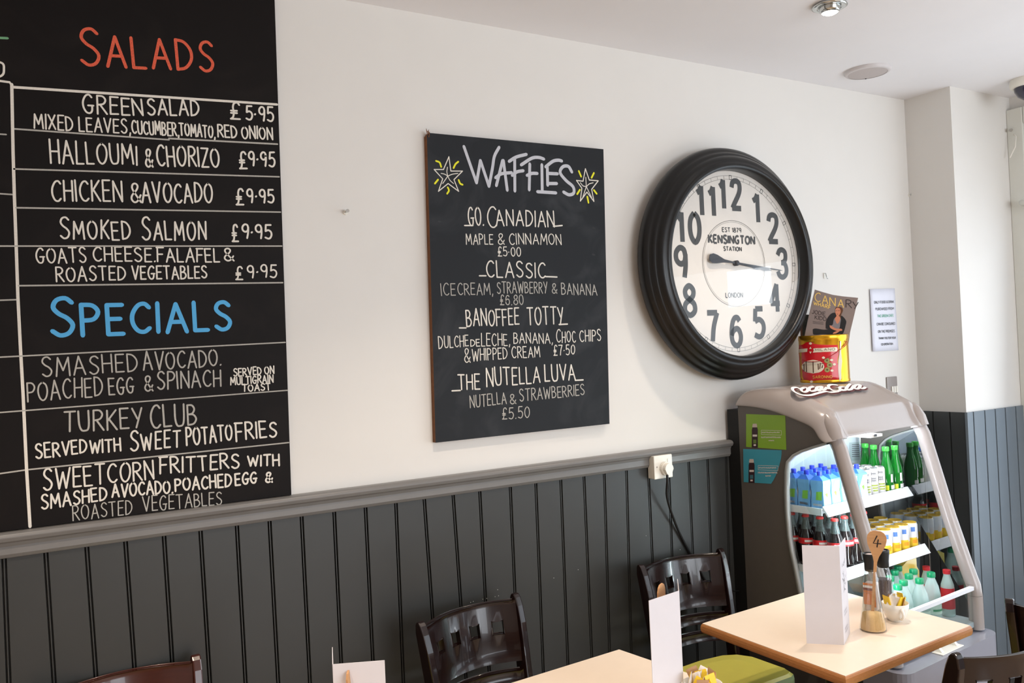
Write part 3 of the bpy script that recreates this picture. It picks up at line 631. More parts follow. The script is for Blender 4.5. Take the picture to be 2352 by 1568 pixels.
# ================================================================== CHAIRS
def chair(label, wood, group=None):
    t = thing('dining_chair', label, 'chair', (0,0,0), 0, group)
    hw = .190; hs = .168; zt_ = .878
    def yb(z): return .075*((z-.45)/.43) if z > .45 else -.0*(.45-z)
    for s in (-1, 1):   # rear posts: shaped boards, widening fore and aft in the middle
        mb = MB(); R = []
        for z, w_ in [(0,.016),(.2,.019),(.42,.024),(.55,.025),(.70,.025),(.80,.024),(.85,.021),(.875,.014),(.886,.006)]:
            xh = s*(hs+(hw-hs)*max(0, (z-.45)/.43)); yc = yb(z)-.0*w_ - (.05*(.42-z)/.42*-1 if z < .42 else 0)
            if z > .84: yc += .003
            R.append([(xh-.012, yc-w_, z), (xh+.012, yc-w_, z), (xh+.012, yc+w_, z), (xh-.012, yc+w_, z)])
        vs_ = [v for r in R for v in r]; fs = [(4*j+i, 4*j+(i+1) % 4, 4*j+4+(i+1) % 4, 4*j+4+i) for j in range(len(R)-1) for i in range(4)]
        fs += [(3,2,1,0), tuple(4*(len(R)-1)+i for i in range(4))]
        mb.add(vs_, fs, wood); mb.build('rear_post', t, bevel=.004)
    def band(mb, z0, z1, holes=False, bow=.062, th=.014, nseg=28):
        ss = [-1+2*i/nseg for i in range(nseg+1)]
        hsx = [(-.66), (-.22), .22, .66]
        if holes: ss = sorted(set([round(v, 4) for v in ss if all(abs(v-h) > .10 for h in hsx)]+[round(h+d, 4) for h in hsx for d in (-.095, 0, .095)]))
        zz = [z0, z1] if not holes else [z0, z0+.035, z0+.085, z0+.125, z1-.012, z1]
        def pos(s, z, k):
            w_ = hs+(hw-hs)*((z-.45)/.43)-.006; y = yb(z)+bow*(1-s*s)*1.0-.004
            n = Vector((2*bow*s/w_, 1)).normalized() if True else None
            return (s*w_+n.x*th*(k-.5), y+n.y*th*(k-.5), z)
        idx = {}; vs_ = []
        for i, s in enumerate(ss):
            for j, z in enumerate(zz):
                for k in (0, 1): idx[i, j, k] = len(vs_); vs_.append(pos(s, z, k))
        hole = lambda i, j: holes and 0 <= i < len(ss)-1 and zz[j] >= z0+.0849 and zz[j+1] <= z0+.126 and any(abs((ss[i]+ss[i+1])/2-h) < .0955 for h in hsx) if 0 <= j < len(zz)-1 else False
        fs = []
        for i in range(len(ss)-1):
            for j in range(len(zz)-1):
                if hole(i, j): continue
                fs.append((idx[i,j,0], idx[i+1,j,0], idx[i+1,j+1,0], idx[i,j+1,0])); fs.append((idx[i,j,1], idx[i,j+1,1], idx[i+1,j+1,1], idx[i+1,j,1]))
                for (di, dj, e) in [(-1,0,((i,j),(i,j+1))),(1,0,((i+1,j+1),(i+1,j))),(0,-1,((i+1,j),(i,j))),(0,1,((i,j+1),(i+1,j+1)))]:
                    ni, nj = i+di, j+dj
                    if ni < 0 or ni >= len(ss)-1 or nj < 0 or nj >= len(zz)-1 or hole(ni, nj):
                        a, b = e; fs.append((idx[a[0],a[1],0], idx[a[0],a[1],1], idx[b[0],b[1],1], idx[b[0],b[1],0]))
        mb.add(vs_, fs, wood, True)
    mb = MB(); band(mb, .685, .868, True); o = mb.build('backrest_panel', t, bevel=.0025); o.modifiers['bevel'].angle_limit = math.radians(60)
    for z0 in (.628, .565):
        mb = MB(); band(mb, z0, z0+.028, False, .058, .016); o = mb.build('back_rail', t, bevel=.004); o.modifiers['bevel'].angle_limit = math.radians(60)
    mb = MB(); pts = []
    sw = .195
    for x, y in [(-sw+.01,-.345),(-sw+.035,-.362),(0,-.372),(sw-.035,-.362),(sw-.01,-.345),(sw,-.30),(sw-.01,-.10),(sw-.04,-.035),(sw-.09,.0),(0,.012),(-sw+.09,.0),(-sw+.04,-.035),(-sw+.01,-.10),(-sw,-.30)]: pts.append((x, y*.78))
    n = len(pts); lay = [(.96,.455,greenshade),(1.0,.470,greenshade),(1.0,.500,greenshade),(.985,.514,greenseat),(.93,.523,greenseat),(.6,.528,greenseat)]
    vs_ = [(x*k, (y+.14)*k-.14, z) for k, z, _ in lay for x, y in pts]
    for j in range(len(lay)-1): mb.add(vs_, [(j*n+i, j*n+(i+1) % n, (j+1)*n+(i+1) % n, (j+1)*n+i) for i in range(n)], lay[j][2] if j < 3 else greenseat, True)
    mb.add(vs_, [list(range(n))[::-1], list(range((len(lay)-1)*n, len(lay)*n))], greenseat, True)
    mb.build('seat', t)
    mb = MB(); mb.box((-.17,-.27,.405),(.17,-.005,.454), wood); mb.build('seat_frame', t, bevel=.004)
    for s in (-1, 1):
        mb = MB(); mb.hexa([(s*.165-.015,-.272,0),(s*.165+.015,-.272,0),(s*.165+.015,-.242,0),(s*.165-.015,-.242,0),(s*.165-.018,-.275,.404),(s*.165+.018,-.275,.404),(s*.165+.018,-.237,.404),(s*.165-.018,-.237,.404)], wood); mb.build('front_leg', t, bevel=.003)
        mb = MB(); mb.box((s*.165-.008,-.245,.2),(s*.165+.008,-.055,.225), wood); mb.build('side_stretcher', t, bevel=.003)
    return t
CH = chair('dark chair with a green seat between the two tables and the cooler', darkwood)
a, b = PZ(1474, 1300, .88), PZ(1655, 1263, .88)
def seat_chair(o, a, b, flip=False, dz=0):
    m_ = (a+b)/2; ang = math.atan2(b.y-a.y, b.x-a.x)+(PI if flip else 0)
    o.rotation_euler = (0,0,ang); off = Matrix.Rotation(ang, 3, 'Z') @ Vector((0, .075, 0)); o.location = (m_.x-off.x, m_.y-off.y, 0)
    return o
seat_chair(CH, a, b)
o = dup(CH, (0,0,0), 0, 'dark four-hole chair in the middle, its back against the grey panelling'); seat_chair(o, PZ(968, 1432, .88), PZ(1184, 1366, .88))
o = dup(CH, (0,0,0), 0, 'dark chair at the right edge, seen from behind below the cooler'); aa = PZ(2186, 1505, .88); seat_chair(o, aa, aa+Vector((.40,-.045,0)), True)
o = dup(CH, (0,0,0), 0, 'dark chair mostly outside the right edge beside the pillar panelling'); aa = PZ(2352, 1470, .88)+Vector((.30,.20,0)); seat_chair(o, aa, aa+Vector((.14,-.35,0)), True)
CB = chair('red-brown wooden chair at the bottom left under the menu board', redwood); aa = PZ(452, 1508, .88); seat_chair(CB, aa-Vector((.384,.03,0)), aa)
# ================================================================== DRINKS COOLER
CA = math.radians(4.7); CO = Vector((2.525, -.07, 0)); CEX = Vector((math.cos(CA), math.sin(CA), 0)); CEY = Vector((-math.sin(CA), math.cos(CA), 0))
def CL(x, d, z=0): return CO+CEX*x-CEY*d+Vector((0,0,z))
def lev(px, py, z): v = PZ(px, py, z)-CO; return v.dot(CEX), -v.dot(CEY)
CW = .635
t = thing('drinks_cooler', 'grey open-front drinks cooler with script logo on its hood', 'cooler', tuple(CO), CA)
K = t
win_o = [(.398,1.296),(.335,1.276),(.285,1.258),(.250,1.240),(.221,1.212),(.211,1.172),(.205,1.10),(.204,1.02),(.208,.93),(.216,.87),(.227,.82),(.243,.73),(.262,.66),(.30,.59),(.36,.545)]
sidep = [(0,.0),(0,1.418),(.091,1.416),(.17,1.403),(.256,1.380),(.315,1.361),(.348,1.352),(.362,1.330),(.376,1.296)]+win_o+[(.56,.53),(.56,0)]
for xx in (0, CW-.02):
    mb = MB(); mb.prism([(xx, -d, z) for d, z in sidep], (.02,0,0), cooldark); mb.build('side_panel', K, 'dark grey side panel')
mb = MB(); mb.box((0, .001, .03), (CW, .055, 1.40), coolback); mb.build('back_unit', K, 'black rear unit')
mb = MB(); mb.box((.02, -.14, .55), (CW-.02, -.125, 1.40), liner); mb.build('liner', K)
mb = MB(); mb.box((.02, -.60, .545), (CW-.02, -.14, .565), liner); mb.build('deck', K)
# hood (lofted)
topp = [(0.0,1.420),(-.003,1.452),(.004,1.472),(.03,1.481),(.12,1.485),(.20,1.484),(.235,1.478),(.29,1.452),(.345,1.424),(.376,1.409),(.390,1.401),(.397,1.389),(.406,1.362),(.424,1.326),(.438,1.304)]
sidb = [(0.0,1.418),(0.0,1.418),(.010,1.418),(.05,1.417),(.10,1.414),(.16,1.404),(.215,1.391),(.27,1.374),(.315,1.360),(.345,1.348),(.358,1.334),(.366,1.320),(.376,1.304),(.388,1.296),(.40,1.294)]
sec = []
for (dt, zt_), (ds, zs) in zip(topp, sidb):
    row = []; R = .062
    for k in range(9):
        a = PI/2*k/8; x = -.014+(R+.014)*(1-math.cos(a)); f = math.sin(a)
        # bulge: side goes up first, then over
        row.append((x, ds+(dt-ds)*(f if dt < .39 else 1-math.cos(a)*.999 if False else f), zs+(zt_-zs)*f))
    inn = []
    for x in (.085, .10, .13, .20): inn.append((x, dt-(.010 if dt > .385 else .0), zt_-(.004 if dt > .2 else 0)+(.010 if dt > .43 else 0)))
    left = row+[(.072, dt-.001, zt_-.001)]+inn
    sec.append(left+[(CW-x, d, z) for x, d, z in reversed(left)])
mb = MB(); nx = len(sec[0]); vs_ = [(x, -d, z) for r in sec for x, d, z in r]
mb.add(vs_, [(j*nx+i, (j+1)*nx+i, (j+1)*nx+i+1, j*nx+i+1) for j in range(len(sec)-1) for i in range(nx-1)], coolgrey, True)
o = mb.build('hood', K, 'glossy warm-grey hood'); sd = o.modifiers.new('s', 'SOLIDIFY'); sd.thickness = .006; sd.offset = -1; sd2 = o.modifiers.new('ss', 'SUBSURF'); sd2.levels = 1; sd2.render_levels = 1
# logo
lo = CL(0, .235, 1.478+.002); hi = CL(0, .345, 1.424+.002)
SL = Surf(lo, CEX, lo-hi, .0030)
zl = lambda X, Y: (X/4.9+1680, Y/4.9+860)
LOGO = ["~775 182 730 160 682 168 700 205 780 243 880 247 960 226 1050 205 1110 214 1190 205","~815 160 778 180 805 212 850 198 845 165 815 160","~915 150 872 165 880 200 935 196 960 170","~1010 150 960 158 950 190 985 192 1015 150","~1015 150 1005 185 1040 185 1065 160",
 "1075 172 1100 168","~1180 132 1110 128 1085 150 1130 190 1190 200 1240 180","~1260 150 1215 158 1225 190 1280 185 1280 155 1255 150","~1330 120 1300 150 1290 185 1340 180 1370 140","~1440 128 1390 135 1375 170 1420 172 1445 130","~1445 130 1440 165 1475 172 1500 158"]
mb = MB()
for s_ in LOGO:
    v = [float(q) for q in s_.lstrip('~').split()]; pts = [zl(v[i], v[i+1]) for i in range(0, len(v), 2)]
    q = cat([SL.px(*p) for p in pts], 5)
    ribbon(mb, SL, [p+Vector((.0025,-.004)) for p in q], .0165, mat('dark_red_outline', (96, 40, 44), .4), lift=.0040); ribbon(mb, SL, q, .012, mat('white_logo_paint', (240, 238, 236), .4, var=0), lift=.0060)
KINV = (Matrix.Translation(CO) @ Matrix.Rotation(CA, 4, 'Z')).inverted()
mb.build('script_logo', K, 'white script logo outlined in dark red').matrix_parent_inverse = KINV
# posts
pd_ = [(.405,1.31),(.425,1.27),(.512,.95),(.565,.78),(.583,.725),(.592,.70),(.597,.66),(.598,.535)]
for xx in (.036, CW-.030):
    mb = MB(); mb.tube([(xx, -d, z) for d, z in pd_], .0265, coolgrey, 24); fpst = mb.build('front_post', K)
    for zz in (.662, .705):
        mb = MB(); yy = -.597 if zz < .7 else -.590; mb.lathe([(.0268,0),(.0268,.0010)], cooldark, 24, c=(xx, yy, zz)); mb.build('joint_line', fpst)
    mb = MB(); mb.tube([(xx, -.372, 1.385), (xx, -.386, 1.365), (xx, -.402, 1.335), (xx, -.412, 1.300)], [.020, .030, .0335, .0345], coolgrey, 28); mb.build('post_sleeve', K, 'hood-coloured sleeve')
# glass sides, brackets
post_line = [(.61,.545),(.59,.70),(.565,.78),(.43,1.25),(.41,1.296)]
for xx, g in ((.010, glassside), (CW-.012, glassright)):
    mb = MB(); mb.add([(xx, -d, z) for d, z in win_o[::-1]+[(p[0]-.01, p[1]) for p in post_line[::-1][:0]]+post_line[::1]][::1], [list(range(len(win_o)+len(post_line)))], g); mb.build('side_glass', K)
    mb = MB(); n = len(win_o); cen = (.40, .95)
    outp = [Vector(p) for p in win_o]; inp = []
    for i, p in enumerate(outp):
        tn = (outp[min(i+1, n-1)]-outp[max(i-1, 0)]).normalized(); nn = Vector((-tn.y, tn.x))
        if (Vector(cen)-p).dot(nn) < 0: nn = -nn
        inp.append(p+nn*(.013 if i > 4 else .009))
    x0 = -.005 if xx < .1 else CW-.014; x1 = x0+.019
    pts = [(x0, -p.x, p.y) for p in outp]+[(x0, -p.x, p.y) for p in inp]+[(x1, -p.x, p.y) for p in outp]+[(x1, -p.x, p.y) for p in inp]
    fs = []
    for i in range(n-1): fs += [(i, i+1, n+i+1, n+i), (2*n+i, 3*n+i, 3*n+i+1, 2*n+i+1), (i, 2*n+i, 2*n+i+1, i+1), (n+i, n+i+1, 3*n+i+1, 3*n+i)]
    mb.add(pts, fs, bracketm, True); mb.build('glass_frame', K)
# shelves
for z1, dp, nm in ((1.040, .345, 'upper'), (.818, .405, 'middle')):
    mb = MB(); mb.box((.026, -dp, z1-.014), (CW-.026, -.14, z1-.002), shelfm); sh_ = mb.build('shelf', K)
    mb = MB(); mb.hexa([(.03,-dp-.026,z1-.022),(CW-.03,-dp-.026,z1-.022),(CW-.03,-dp-.020,z1-.026),(.03,-dp-.020,z1-.026),(.03,-dp-.002,z1+.012),(CW-.03,-dp-.002,z1+.012),(CW-.03,-dp+.003,z1+.010),(.03,-dp+.003,z1+.010)], shelfm); mb.build('price_strip', sh_)
    mb = MB(); mb.box((.024, -dp, z1-.022), (.030, -.14, z1+.004), shelfm); mb.box((CW-.030, -dp, z1-.022), (CW-.024, -.14, z1+.004), shelfm); mb.build('side_rail', sh_)
# lower guard and base
mb = MB(); mb.box((.05, -.600, .535), (CW-.05, -.595, .688), glassclear); mb.build('front_glass', K)
mb = MB(); mb.box((.05, -.606, .686), (CW-.05, -.590, .700), shelfm); mb.build('glass_top_rail', K)
def rrect(x0, x1, d0, d1, r, n=5):
    P = []
    for cx_, cy_, a0 in ((x1-r, -d0-.001, 0),):
        P.append((x1, -d0))
    for k in range(n+1): a = -PI/2*k/n; P.append((x1-r+r*math.cos(a), -(d1-r)+r*math.sin(a)))
    for k in range(n+1): a = -PI/2-PI/2*k/n; P.append((x0+r+r*math.cos(a), -(d1-r)+r*math.sin(a)))
    P.append((x0, -d0)); return P[::-1]
mb = MB(); rr = rrect(-.012, CW+.012, .50, .665, .05); mb.prism([(x, y, .44) for x, y in rr], (0,0,.088), coolbase); mb.build('base_top', K, bevel=.006, seg=3)
mb = MB(); mb.prism([(x, y, .16) for x, y in rr], (0,0,.275), coolbase); mb.build('front_drawer', K, bevel=.005)
mb = MB(); mb.prism([(x*.99+.003, y*.985, .0) for x, y in rr], (0,0,.155), cooldark); mb.build('kick_plate', K, bevel=.003)
mb = MB(); mb.box((0, -.50, 0), (CW, -.0, .50), cooldark); mb.build('base_body', K)
a, b = lev(2165, 1500, .53), lev(2197, 1482, .53)
x0 = (a[0]+b[0])/2
mb = MB(); mb.box((x0-.075, -.650, .528), (x0+.075, -.608, .532), wplastic); lat = mb.build('latch_plate', K, bevel=.002)
for s in (-1, 1):
    mb = MB(); xx = x0+s*.052; mb.hexa([(xx-.008,-.640,.532),(xx+.008,-.640,.532),(xx+.008,-.612,.532),(xx-.008,-.612,.532),(xx-.004,-.618,.554),(xx+.004,-.618,.554),(xx+.004,-.612,.554),(xx-.004,-.612,.554)], wplastic); mb.build('latch_tab', lat)
mb = MB(); mb.tube([(.09,-.372,1.335),(CW-.09,-.372,1.335)], .006, tube, 10); mb.build('lamp_tube', K)
mb = MB(); mb.tube([(.068,-.405,1.24),(.068,-.50,.90),(.068,-.535,.76)], .0055, tube, 10); mb.build('lamp_tube', K)
mb = MB(); mb.tube([(CW-.055,-.16,.57),(CW-.055,-.16,1.38)], .006, chrome, 12); mb.build('rear_rail', K)
mb = MB(); mb.box((.25,-.30,1.287),(.33,-.415,1.297), wplastic); mb.box((.27,-.418,1.290),(.285,-.42,1.30), blackmet); mb.build('hood_catch', K)
plate = mat('rating_plate', (150, 166, 168), .6); SB = Surf(CL(0, .1405, 1.2), CEX, (0,0,1), .0015)
mb = MB(); SB2 = SB; ppoly(mb, SB, [(1950,1016),(2000,1014),(2002,1054),(1952,1058)], plate, .001)
for k in range(7): pstroke(mb, SB, [(1956,1021+k*4.5),(1956+random.uniform(18,26),1020.4+k*4.5)], 1, ink, rnd=False)
pstroke(mb, SB, [(1990,1019),(1987,1021),(1988,1024),(1991,1024)], 1, ink, True); pstroke(mb, SB, [(1998,1018),(1994,1021),(1998,1024)], 1, ink, True); mb.build('rating_plate', K, 'pale rating label').matrix_parent_inverse = KINV
# flyers stuck on the side
SS = Surf(CL(0, 0, 1.2), -CEY, (0,0,1), .002)
tri = lambda X, Y: (X/7.84+1680, Y/7.84+930)
def flyer(name, label, outline, rgb, ox, oy, curl=False):
    t = thing(name, label, 'flyer', (0,0,0)); m_ = mat(name+'_paper', rgb, .35, var=.04, scale=8)
    mb = MB(); q = [SS.px(*tri(*p)) for p in outline]
    if sum(q[i].x*q[(i+1) % len(q)].y-q[(i+1) % len(q)].x*q[i].y for i in range(len(q))) < 0: q = q[::-1]
    mb.prism([SS.at(p, .0005) for p in q], SS.n*.0008, m_); mb.build('sheet', t)
    dk = mat('dark_bottle_print', (54, 30, 36), .5); mb = MB()
    B = lambda L: [tri(x+ox, y+oy) for x, y in L]
    ppoly(mb, SS, B([(390,335),(460,335),(468,385),(462,405),(388,405),(380,385)]), mat('cap_print', (206, 190, 180), .5), .0018)
    ppoly(mb, SS, B([(386,400),(470,400),(480,440),(480,766),(372,762),(374,440)]), dk, .0019)
    ppoly(mb, SS, B([(388,530),(468,530),(468,566),(388,566)]), mat('print_white', (226, 214, 206), .6), .0021)
    ppoly(mb, SS, B([(398,620),(456,620),(456,690),(398,690)]), mat(name+'_tint', tuple(int(v*.55+30) for v in rgb), .6), .0021)
    ppoly(mb, SS, B([(405,704),(448,704),(448,734),(405,734)]), MATS['print_white'], .0021); mb.build('printed_bottle', t)
    mb = MB(); SS.l = .0021
    for (x0, y0, x1, y1) in [(545,450,905,460),(905,460,905,540),(905,540,545,528),(545,528,545,450)]: pstroke(mb, SS, B([(x0,y0),(x1,y1)]), .7, MATS['print_white'], rnd=False)
    for yy, x0, x1, h in [(490,558,890,26),(578,545,915,30),(636,680,790,26)]:
        k = int((x1-x0)/17)
        for i in range(k): xa = x0+i*17; pstroke(mb, SS, B([(xa, yy-h/2+random.uniform(0,6)),(xa+random.uniform(-3,4), yy+h/2)]), .9, MATS['print_white'], rnd=False); pstroke(mb, SS, B([(xa, yy+random.uniform(-h/2,h/2)),(xa+11, yy+random.uniform(-h/2,h/2))]), .7, MATS['print_white'], rnd=False)
    mb.build('printed_caption', t); return t
flyer('green_flyer', 'lime-green flyer showing a dark juice bottle, stuck on the cooler side', [(268,160),(972,185),(990,805),(268,752)], (132, 172, 46), 0, 0)
flyer('blue_flyer', 'turquoise flyer with a curled corner, stuck below the lime-green one', [(215,790),(905,812),(905,880),(893,970),(860,1100),(810,1250),(760,1350),(715,1416),(225,1385)], (66, 152, 172), -58, 636)
# ================================================================== DRINKS
cap_blue = mat('blue_cap', (40, 60, 205), .35); cart = mat('carton_blue', (120, 175, 225), .4, var=.04); cartw = mat('carton_white', (236, 240, 246), .4, var=0); leaf = mat('carton_green_print', (130, 190, 70), .5)
silver = mat('silver_can_top', (190, 192, 190), .25, metal=.9); canw = mat('white_can_paint', (222, 220, 216), .35); scrib = mat('can_black_print', (70, 72, 80), .5); herb = mat('can_green_print', (150, 165, 70), .5)
gold = mat('gold_can_top', (240, 200, 80), .3, metal=.4); yel = mat('yellow_can_paint', (246, 206, 56), .35); orn = mat('orange_can_paint', (244, 160, 40), .35); canblue = mat('can_blue_print', (90, 130, 200), .4)
ggl = mat('green_bottle_glass', (20, 130, 40), .08, trans=.35, var=0); gcap = mat('light_green_cap', (60, 170, 60), .3)
cola = mat('dark_cola', (18, 10, 12), .06, var=0, coat=.5); colneck = mat('clear_bottle_neck', (150, 165, 165), .06, trans=.75, var=0); redl = mat('red_label', (205, 30, 36), .4); redcap = mat('red_crown_cap', (200, 50, 46), .4); whl = mat('white_label_print', (235, 230, 230), .5)
wat = mat('water_bottle_plastic', (206, 232, 228), .15, alpha=.5, var=0); wlabel = mat('pale_green_label', (206, 230, 220), .5); grcap = mat('green_screw_cap', (10, 140, 90), .35)
def print_band(mb, r, z0, z1, a0, a1, m, n=6):
    v = [(r*math.cos(a0+(a1-a0)*i/n), r*math.sin(a0+(a1-a0)*i/n), z) for z in (z0, z1) for i in range(n+1)]
    mb.add(v, [(i, i+1, n+2+i, n+1+i) for i in range(n)], m, True)
def mk_carton():
    t = thing('drinks_carton', '', 'carton'); w = .026; h = .102
    mb = MB(); L = [(w,0),(w*1.0,.02),(w*.9,.055),(w*1.0,.09),(w*.96,h)]
    vs_ = [(sx*k, sy*k, z) for k, z in L for sx, sy in ((-1,-1),(1,-1),(1,1),(-1,1))]
    mb.add(vs_, [(4*j+i, 4*j+(i+1) % 4, 4*j+4+(i+1) % 4, 4*j+4+i) for j in range(4) for i in range(4)]+[(3,2,1,0)], cart)
    k = w*.96; mb.add([(-k,-k,h),(k,-k,h),(k,k,h),(-k,k,h),(-.012,-.004,h+.016),(.012,-.004,h+.016),(.012,.016,h+.016),(-.012,.016,h+.016)], [(0,1,5,4),(1,2,6,5),(2,3,7,6),(3,0,4,7),(4,5,6,7)], mat('carton_shoulder_blue', (50, 110, 205), .4)); mb.build('carton_body', t)
    mb = MB(); mb.lathe([(.0095,h+.012),(.0095,h+.030),(.0085,h+.032)], cap_blue, 14, c=(0,.002,0)); mb.build('cap', t)
    mb = MB(); e = -w*1.0-.0008
    mb.add([(-w*.6,e,.012),(w*.95,e,.012),(w*.86,e*.9,.055),(w*.92,e*1.0,.095),(-w*.1,e*1.0,.095),(-w*.8,e*.9,.055)], [list(range(6))], cartw)
    mb.add([(-.5*w,e-.0005,.052),(-.1*w,e-.0005,.058),(.1*w,e-.0005,.05),(-.1*w,e-.0005,.036)], [(3,2,1,0)][::1], leaf); mb.add([(-w-.0008,-.018,.03),(-w-.0008,.006,.03),(-w*.92-.0008,.004,.06),(-w*.92-.0008,-.02,.062)], [(3,2,1,0)], leaf)
    mb.add([(-w-.0009,.018,.008),(-w-.0009,-.018,.008),(-w-.0009,-.018,.016),(-w-.0009,.018,.016)], [(3,2,1,0),(0,1,2,3)], cartw); mb.build('print', t); return t
def mk_can(r, h, top, body, low, kind):
    t = thing('drinks_can', '', 'can')
    mb = MB(); mb.lathe([(r*.8,0),(r,.006),(r,h*.42)], low, 20, capt=False); mb.lathe([(r,h*.42),(r,h-.010),(r*.88,h-.002)], body, 20, capb=False, capt=False); mb.build('can_body', t)
    mb = MB(); mb.lathe([(r*.88,h-.003),(r*.9,h),(r*.84,h),(r*.8,h-.004),(.0001,h-.004)], top, 20, capb=False, capt=False); mb.box((-.006,-.012,h-.004),(.006,.004,h-.002), top); mb.build('can_lid', t)
    mb = MB()
    if kind == 'slim':
        for k in range(3): print_band(mb, r*1.012, .018+k*.010, .024+k*.010, -PI*.75+random.uniform(-.2,.2), -PI*.45, herb, 4)
        for k, z in enumerate((.088, .068, .060)):
            for q in range(4): a = -PI*.8+q*.22; print_band(mb, r*1.012, z-.006, z+.005, a, a+.07, scrib, 2)
            print_band(mb, r*1.012, z-.001, z+.001, -PI*.8, -PI*.8+.7, scrib, 4)
    else:
        print_band(mb, r*1.012, h*.66, h*.84, -PI*.78, -PI*.6, canblue); print_band(mb, r*1.012, h*.36, h*.6, -PI*.5, -PI*.3, whl); print_band(mb, r*1.02, h*.20, h*.34, -PI*.72, -PI*.5, orn)
    mb.build('print', t); return t
def mk_green():
    t = thing('glass_bottle', '', 'bottle')
    mb = MB(); mb.lathe([(.022,0),(.0265,.004),(.0265,.075),(.024,.095),(.0135,.135),(.0115,.165),(.0125,.17)], ggl, 18); mb.build('bottle_body', t)
    mb = MB(); mb.lathe([(.0135,.163),(.0138,.178),(.012,.180)], gcap, 16); mb.build('cap', t)
    mb = MB(); print_band(mb, .0270, .008, .028, -PI*.95, -PI*.72, mat('lemon_yellow', (222, 232, 60), .5)); print_band(mb, .0270, .012, .028, -PI*.62, -PI*.3, whl); print_band(mb, .0270, .040, .072, -PI*.62, -PI*.5, whl, 3); mb.build('label', t); return t
def mk_cola(h=.188):
    t = thing('cola_bottle', '', 'bottle'); s = h/.188
    mb = MB(); mb.lathe([(.024,0),(.028,.004),(.0285,.02),(.0245,.045),(.0255,.06),(.0295,.085),(.030,.10),(.026,.118),(.019,.135)], cola, 18); mb.build('bottle_body', t)
    mb = MB(); mb.lathe([(.0192,.135),(.015,.15),(.0115,.168),(.0125,.178),(.0118,.183)], colneck, 16, capb=False); mb.build('bottle_neck', t)
    mb = MB(); mb.lathe([(.0138,.179),(.0138,.184),(.0115,.188)], redcap, 16); mb.build('cap', t)
    mb = MB(); mb.lathe([(.0300,.082),(.0305,.104)], redl, 18, capb=False, capt=False); print_band(mb, .0310, .089, .097, -PI*.85, -PI*.45, whl); mb.build('label', t); return t
def mk_water(capm, lab=True):
    t = thing('water_bottle', '', 'bottle')
    mb = MB(); mb.lathe([(.026,0),(.031,.006),(.031,.10),(.030,.125),(.024,.155),(.0135,.182),(.0125,.19)], wat, 20); mb.build('bottle_body', t)
    mb = MB(); mb.lathe([(.0150,.188),(.0152,.203),(.0135,.206)], capm, 18); mb.build('cap', t)
    if lab:
        mb = MB(); mb.lathe([(.0315,.055),(.0315,.092)], wlabel, 20, capb=False, capt=False); print_band(mb, .032, .066, .074, -PI*.85, -PI*.4, mat('green_print', (70, 150, 110), .5), 6); mb.build('label', t)
    return t
ORD = ['first', 'second', 'third', 'fourth', 'fifth', 'sixth', 'seventh', 'eighth', 'ninth', 'tenth', 'eleventh']
def place_grid(make, items, label, group, z):
    """items: (x, d, words)"""
    p = None
    for k, (x, d, words) in enumerate(items):
        w = CL(x, d, z); rz = CA+random.uniform(-.12, .12)
        if p is None: p = make(); o = p; o.location = w; o.rotation_euler = (0,0,rz)
        else: o = dup(p, w, rz)
        o['label'] = label % words; o['group'] = group
Z1 = 1.041; Z2 = .819; Z3 = .566
rn = {0:'front', 1:'second', 2:'third', 3:'back'}
it = []
for r_, d in enumerate((.315, .258, .201)):
    for c_, x in enumerate((.068, .126, .184, .242)):
        it.append((x, d, '%s row, %s from the left' % (rn[r_], ORD[c_])))
it.insert(3+1-0, (.300, .320, 'front row, last, right of the post'))
place_grid(mk_carton, it, 'blue drinks carton on the upper shelf, %s', 'blue drinks cartons on the upper shelf', Z1)
it = []
for r_, d in enumerate((.315, .262, .209)):
    for c_, x in enumerate((.352, .402, .452)): it.append((x, d, '%s row, %s from the left' % (rn[r_], ORD[c_])))
it += [(.300, .262, 'second row, left end'), (.300, .209, 'third row, left end')]
place_grid(lambda: mk_can(.0245, .108, silver, canw, canw, 'slim'), it, 'slim white can on the upper shelf, %s', 'slim white cans', Z1)
place_grid(mk_green, [(.512, .315, 'nearer the cans'), (.566, .322, 'at the right end'), (.540, .245, 'second row between the front two'), (.455, .162, 'behind the slim white cans'), (.567, .19, 'at the back right')], 'green glass bottle on the upper shelf, %s', 'green glass bottles', Z1)
it = []
for r_, d in enumerate((.372, .310, .248, .186)):
    for c_, x in enumerate((.060, .122, .184, .246)):
        if (r_, c_) == (3, 3): continue
        it.append((x, d, '%s row, %s from the left' % (rn[r_], ORD[c_])))
place_grid(mk_cola, it, 'dark cola bottle with red label on the middle shelf, %s', 'cola bottles on the middle shelf', Z2)
bt = mk_cola(); 
for ch in [c for c in bpy.data.objects if c.parent == bt and c.name.startswith('cap')]:
    ch.data = ch.data.copy(); ch.data.materials[0] = blackmet; ch['label'] = 'black cap'
bt.location = CL(.315, .21, Z2); bt['label'] = 'dark bottle with a black cap behind the yellow cans'
it = []
for r_, d in enumerate((.372, .310, .248)):
    for c_, x in enumerate((.375, .437, .499, .561)): it.append((x+(.0 if r_ == 0 else .0), d, '%s row, %s from the left' % (rn[r_], ORD[c_])))
place_grid(lambda: mk_can(.0295, .100, gold, cartw, yel, 'std'), it, 'yellow and white can on the middle shelf, %s', 'yellow and white cans', Z2)
it = []; cps = [(2062.7,1299,'far-left cap'),(2062,1311,'just in front of the far-left one'),(2054,1325,'leftmost cap'),(2100,1307,'behind the middle of the group'),(2087,1319,'in the middle of the group'),(2072.5,1330,'left of the middle one'),(2074,1341,'front left'),(2107,1328,'front centre'),(2136,1313,'rightmost cap')]
zc_ = Z3+.206
for px, py, w_ in cps:
    x, d = lev(px, py, zc_); it.append([x, d, w_])
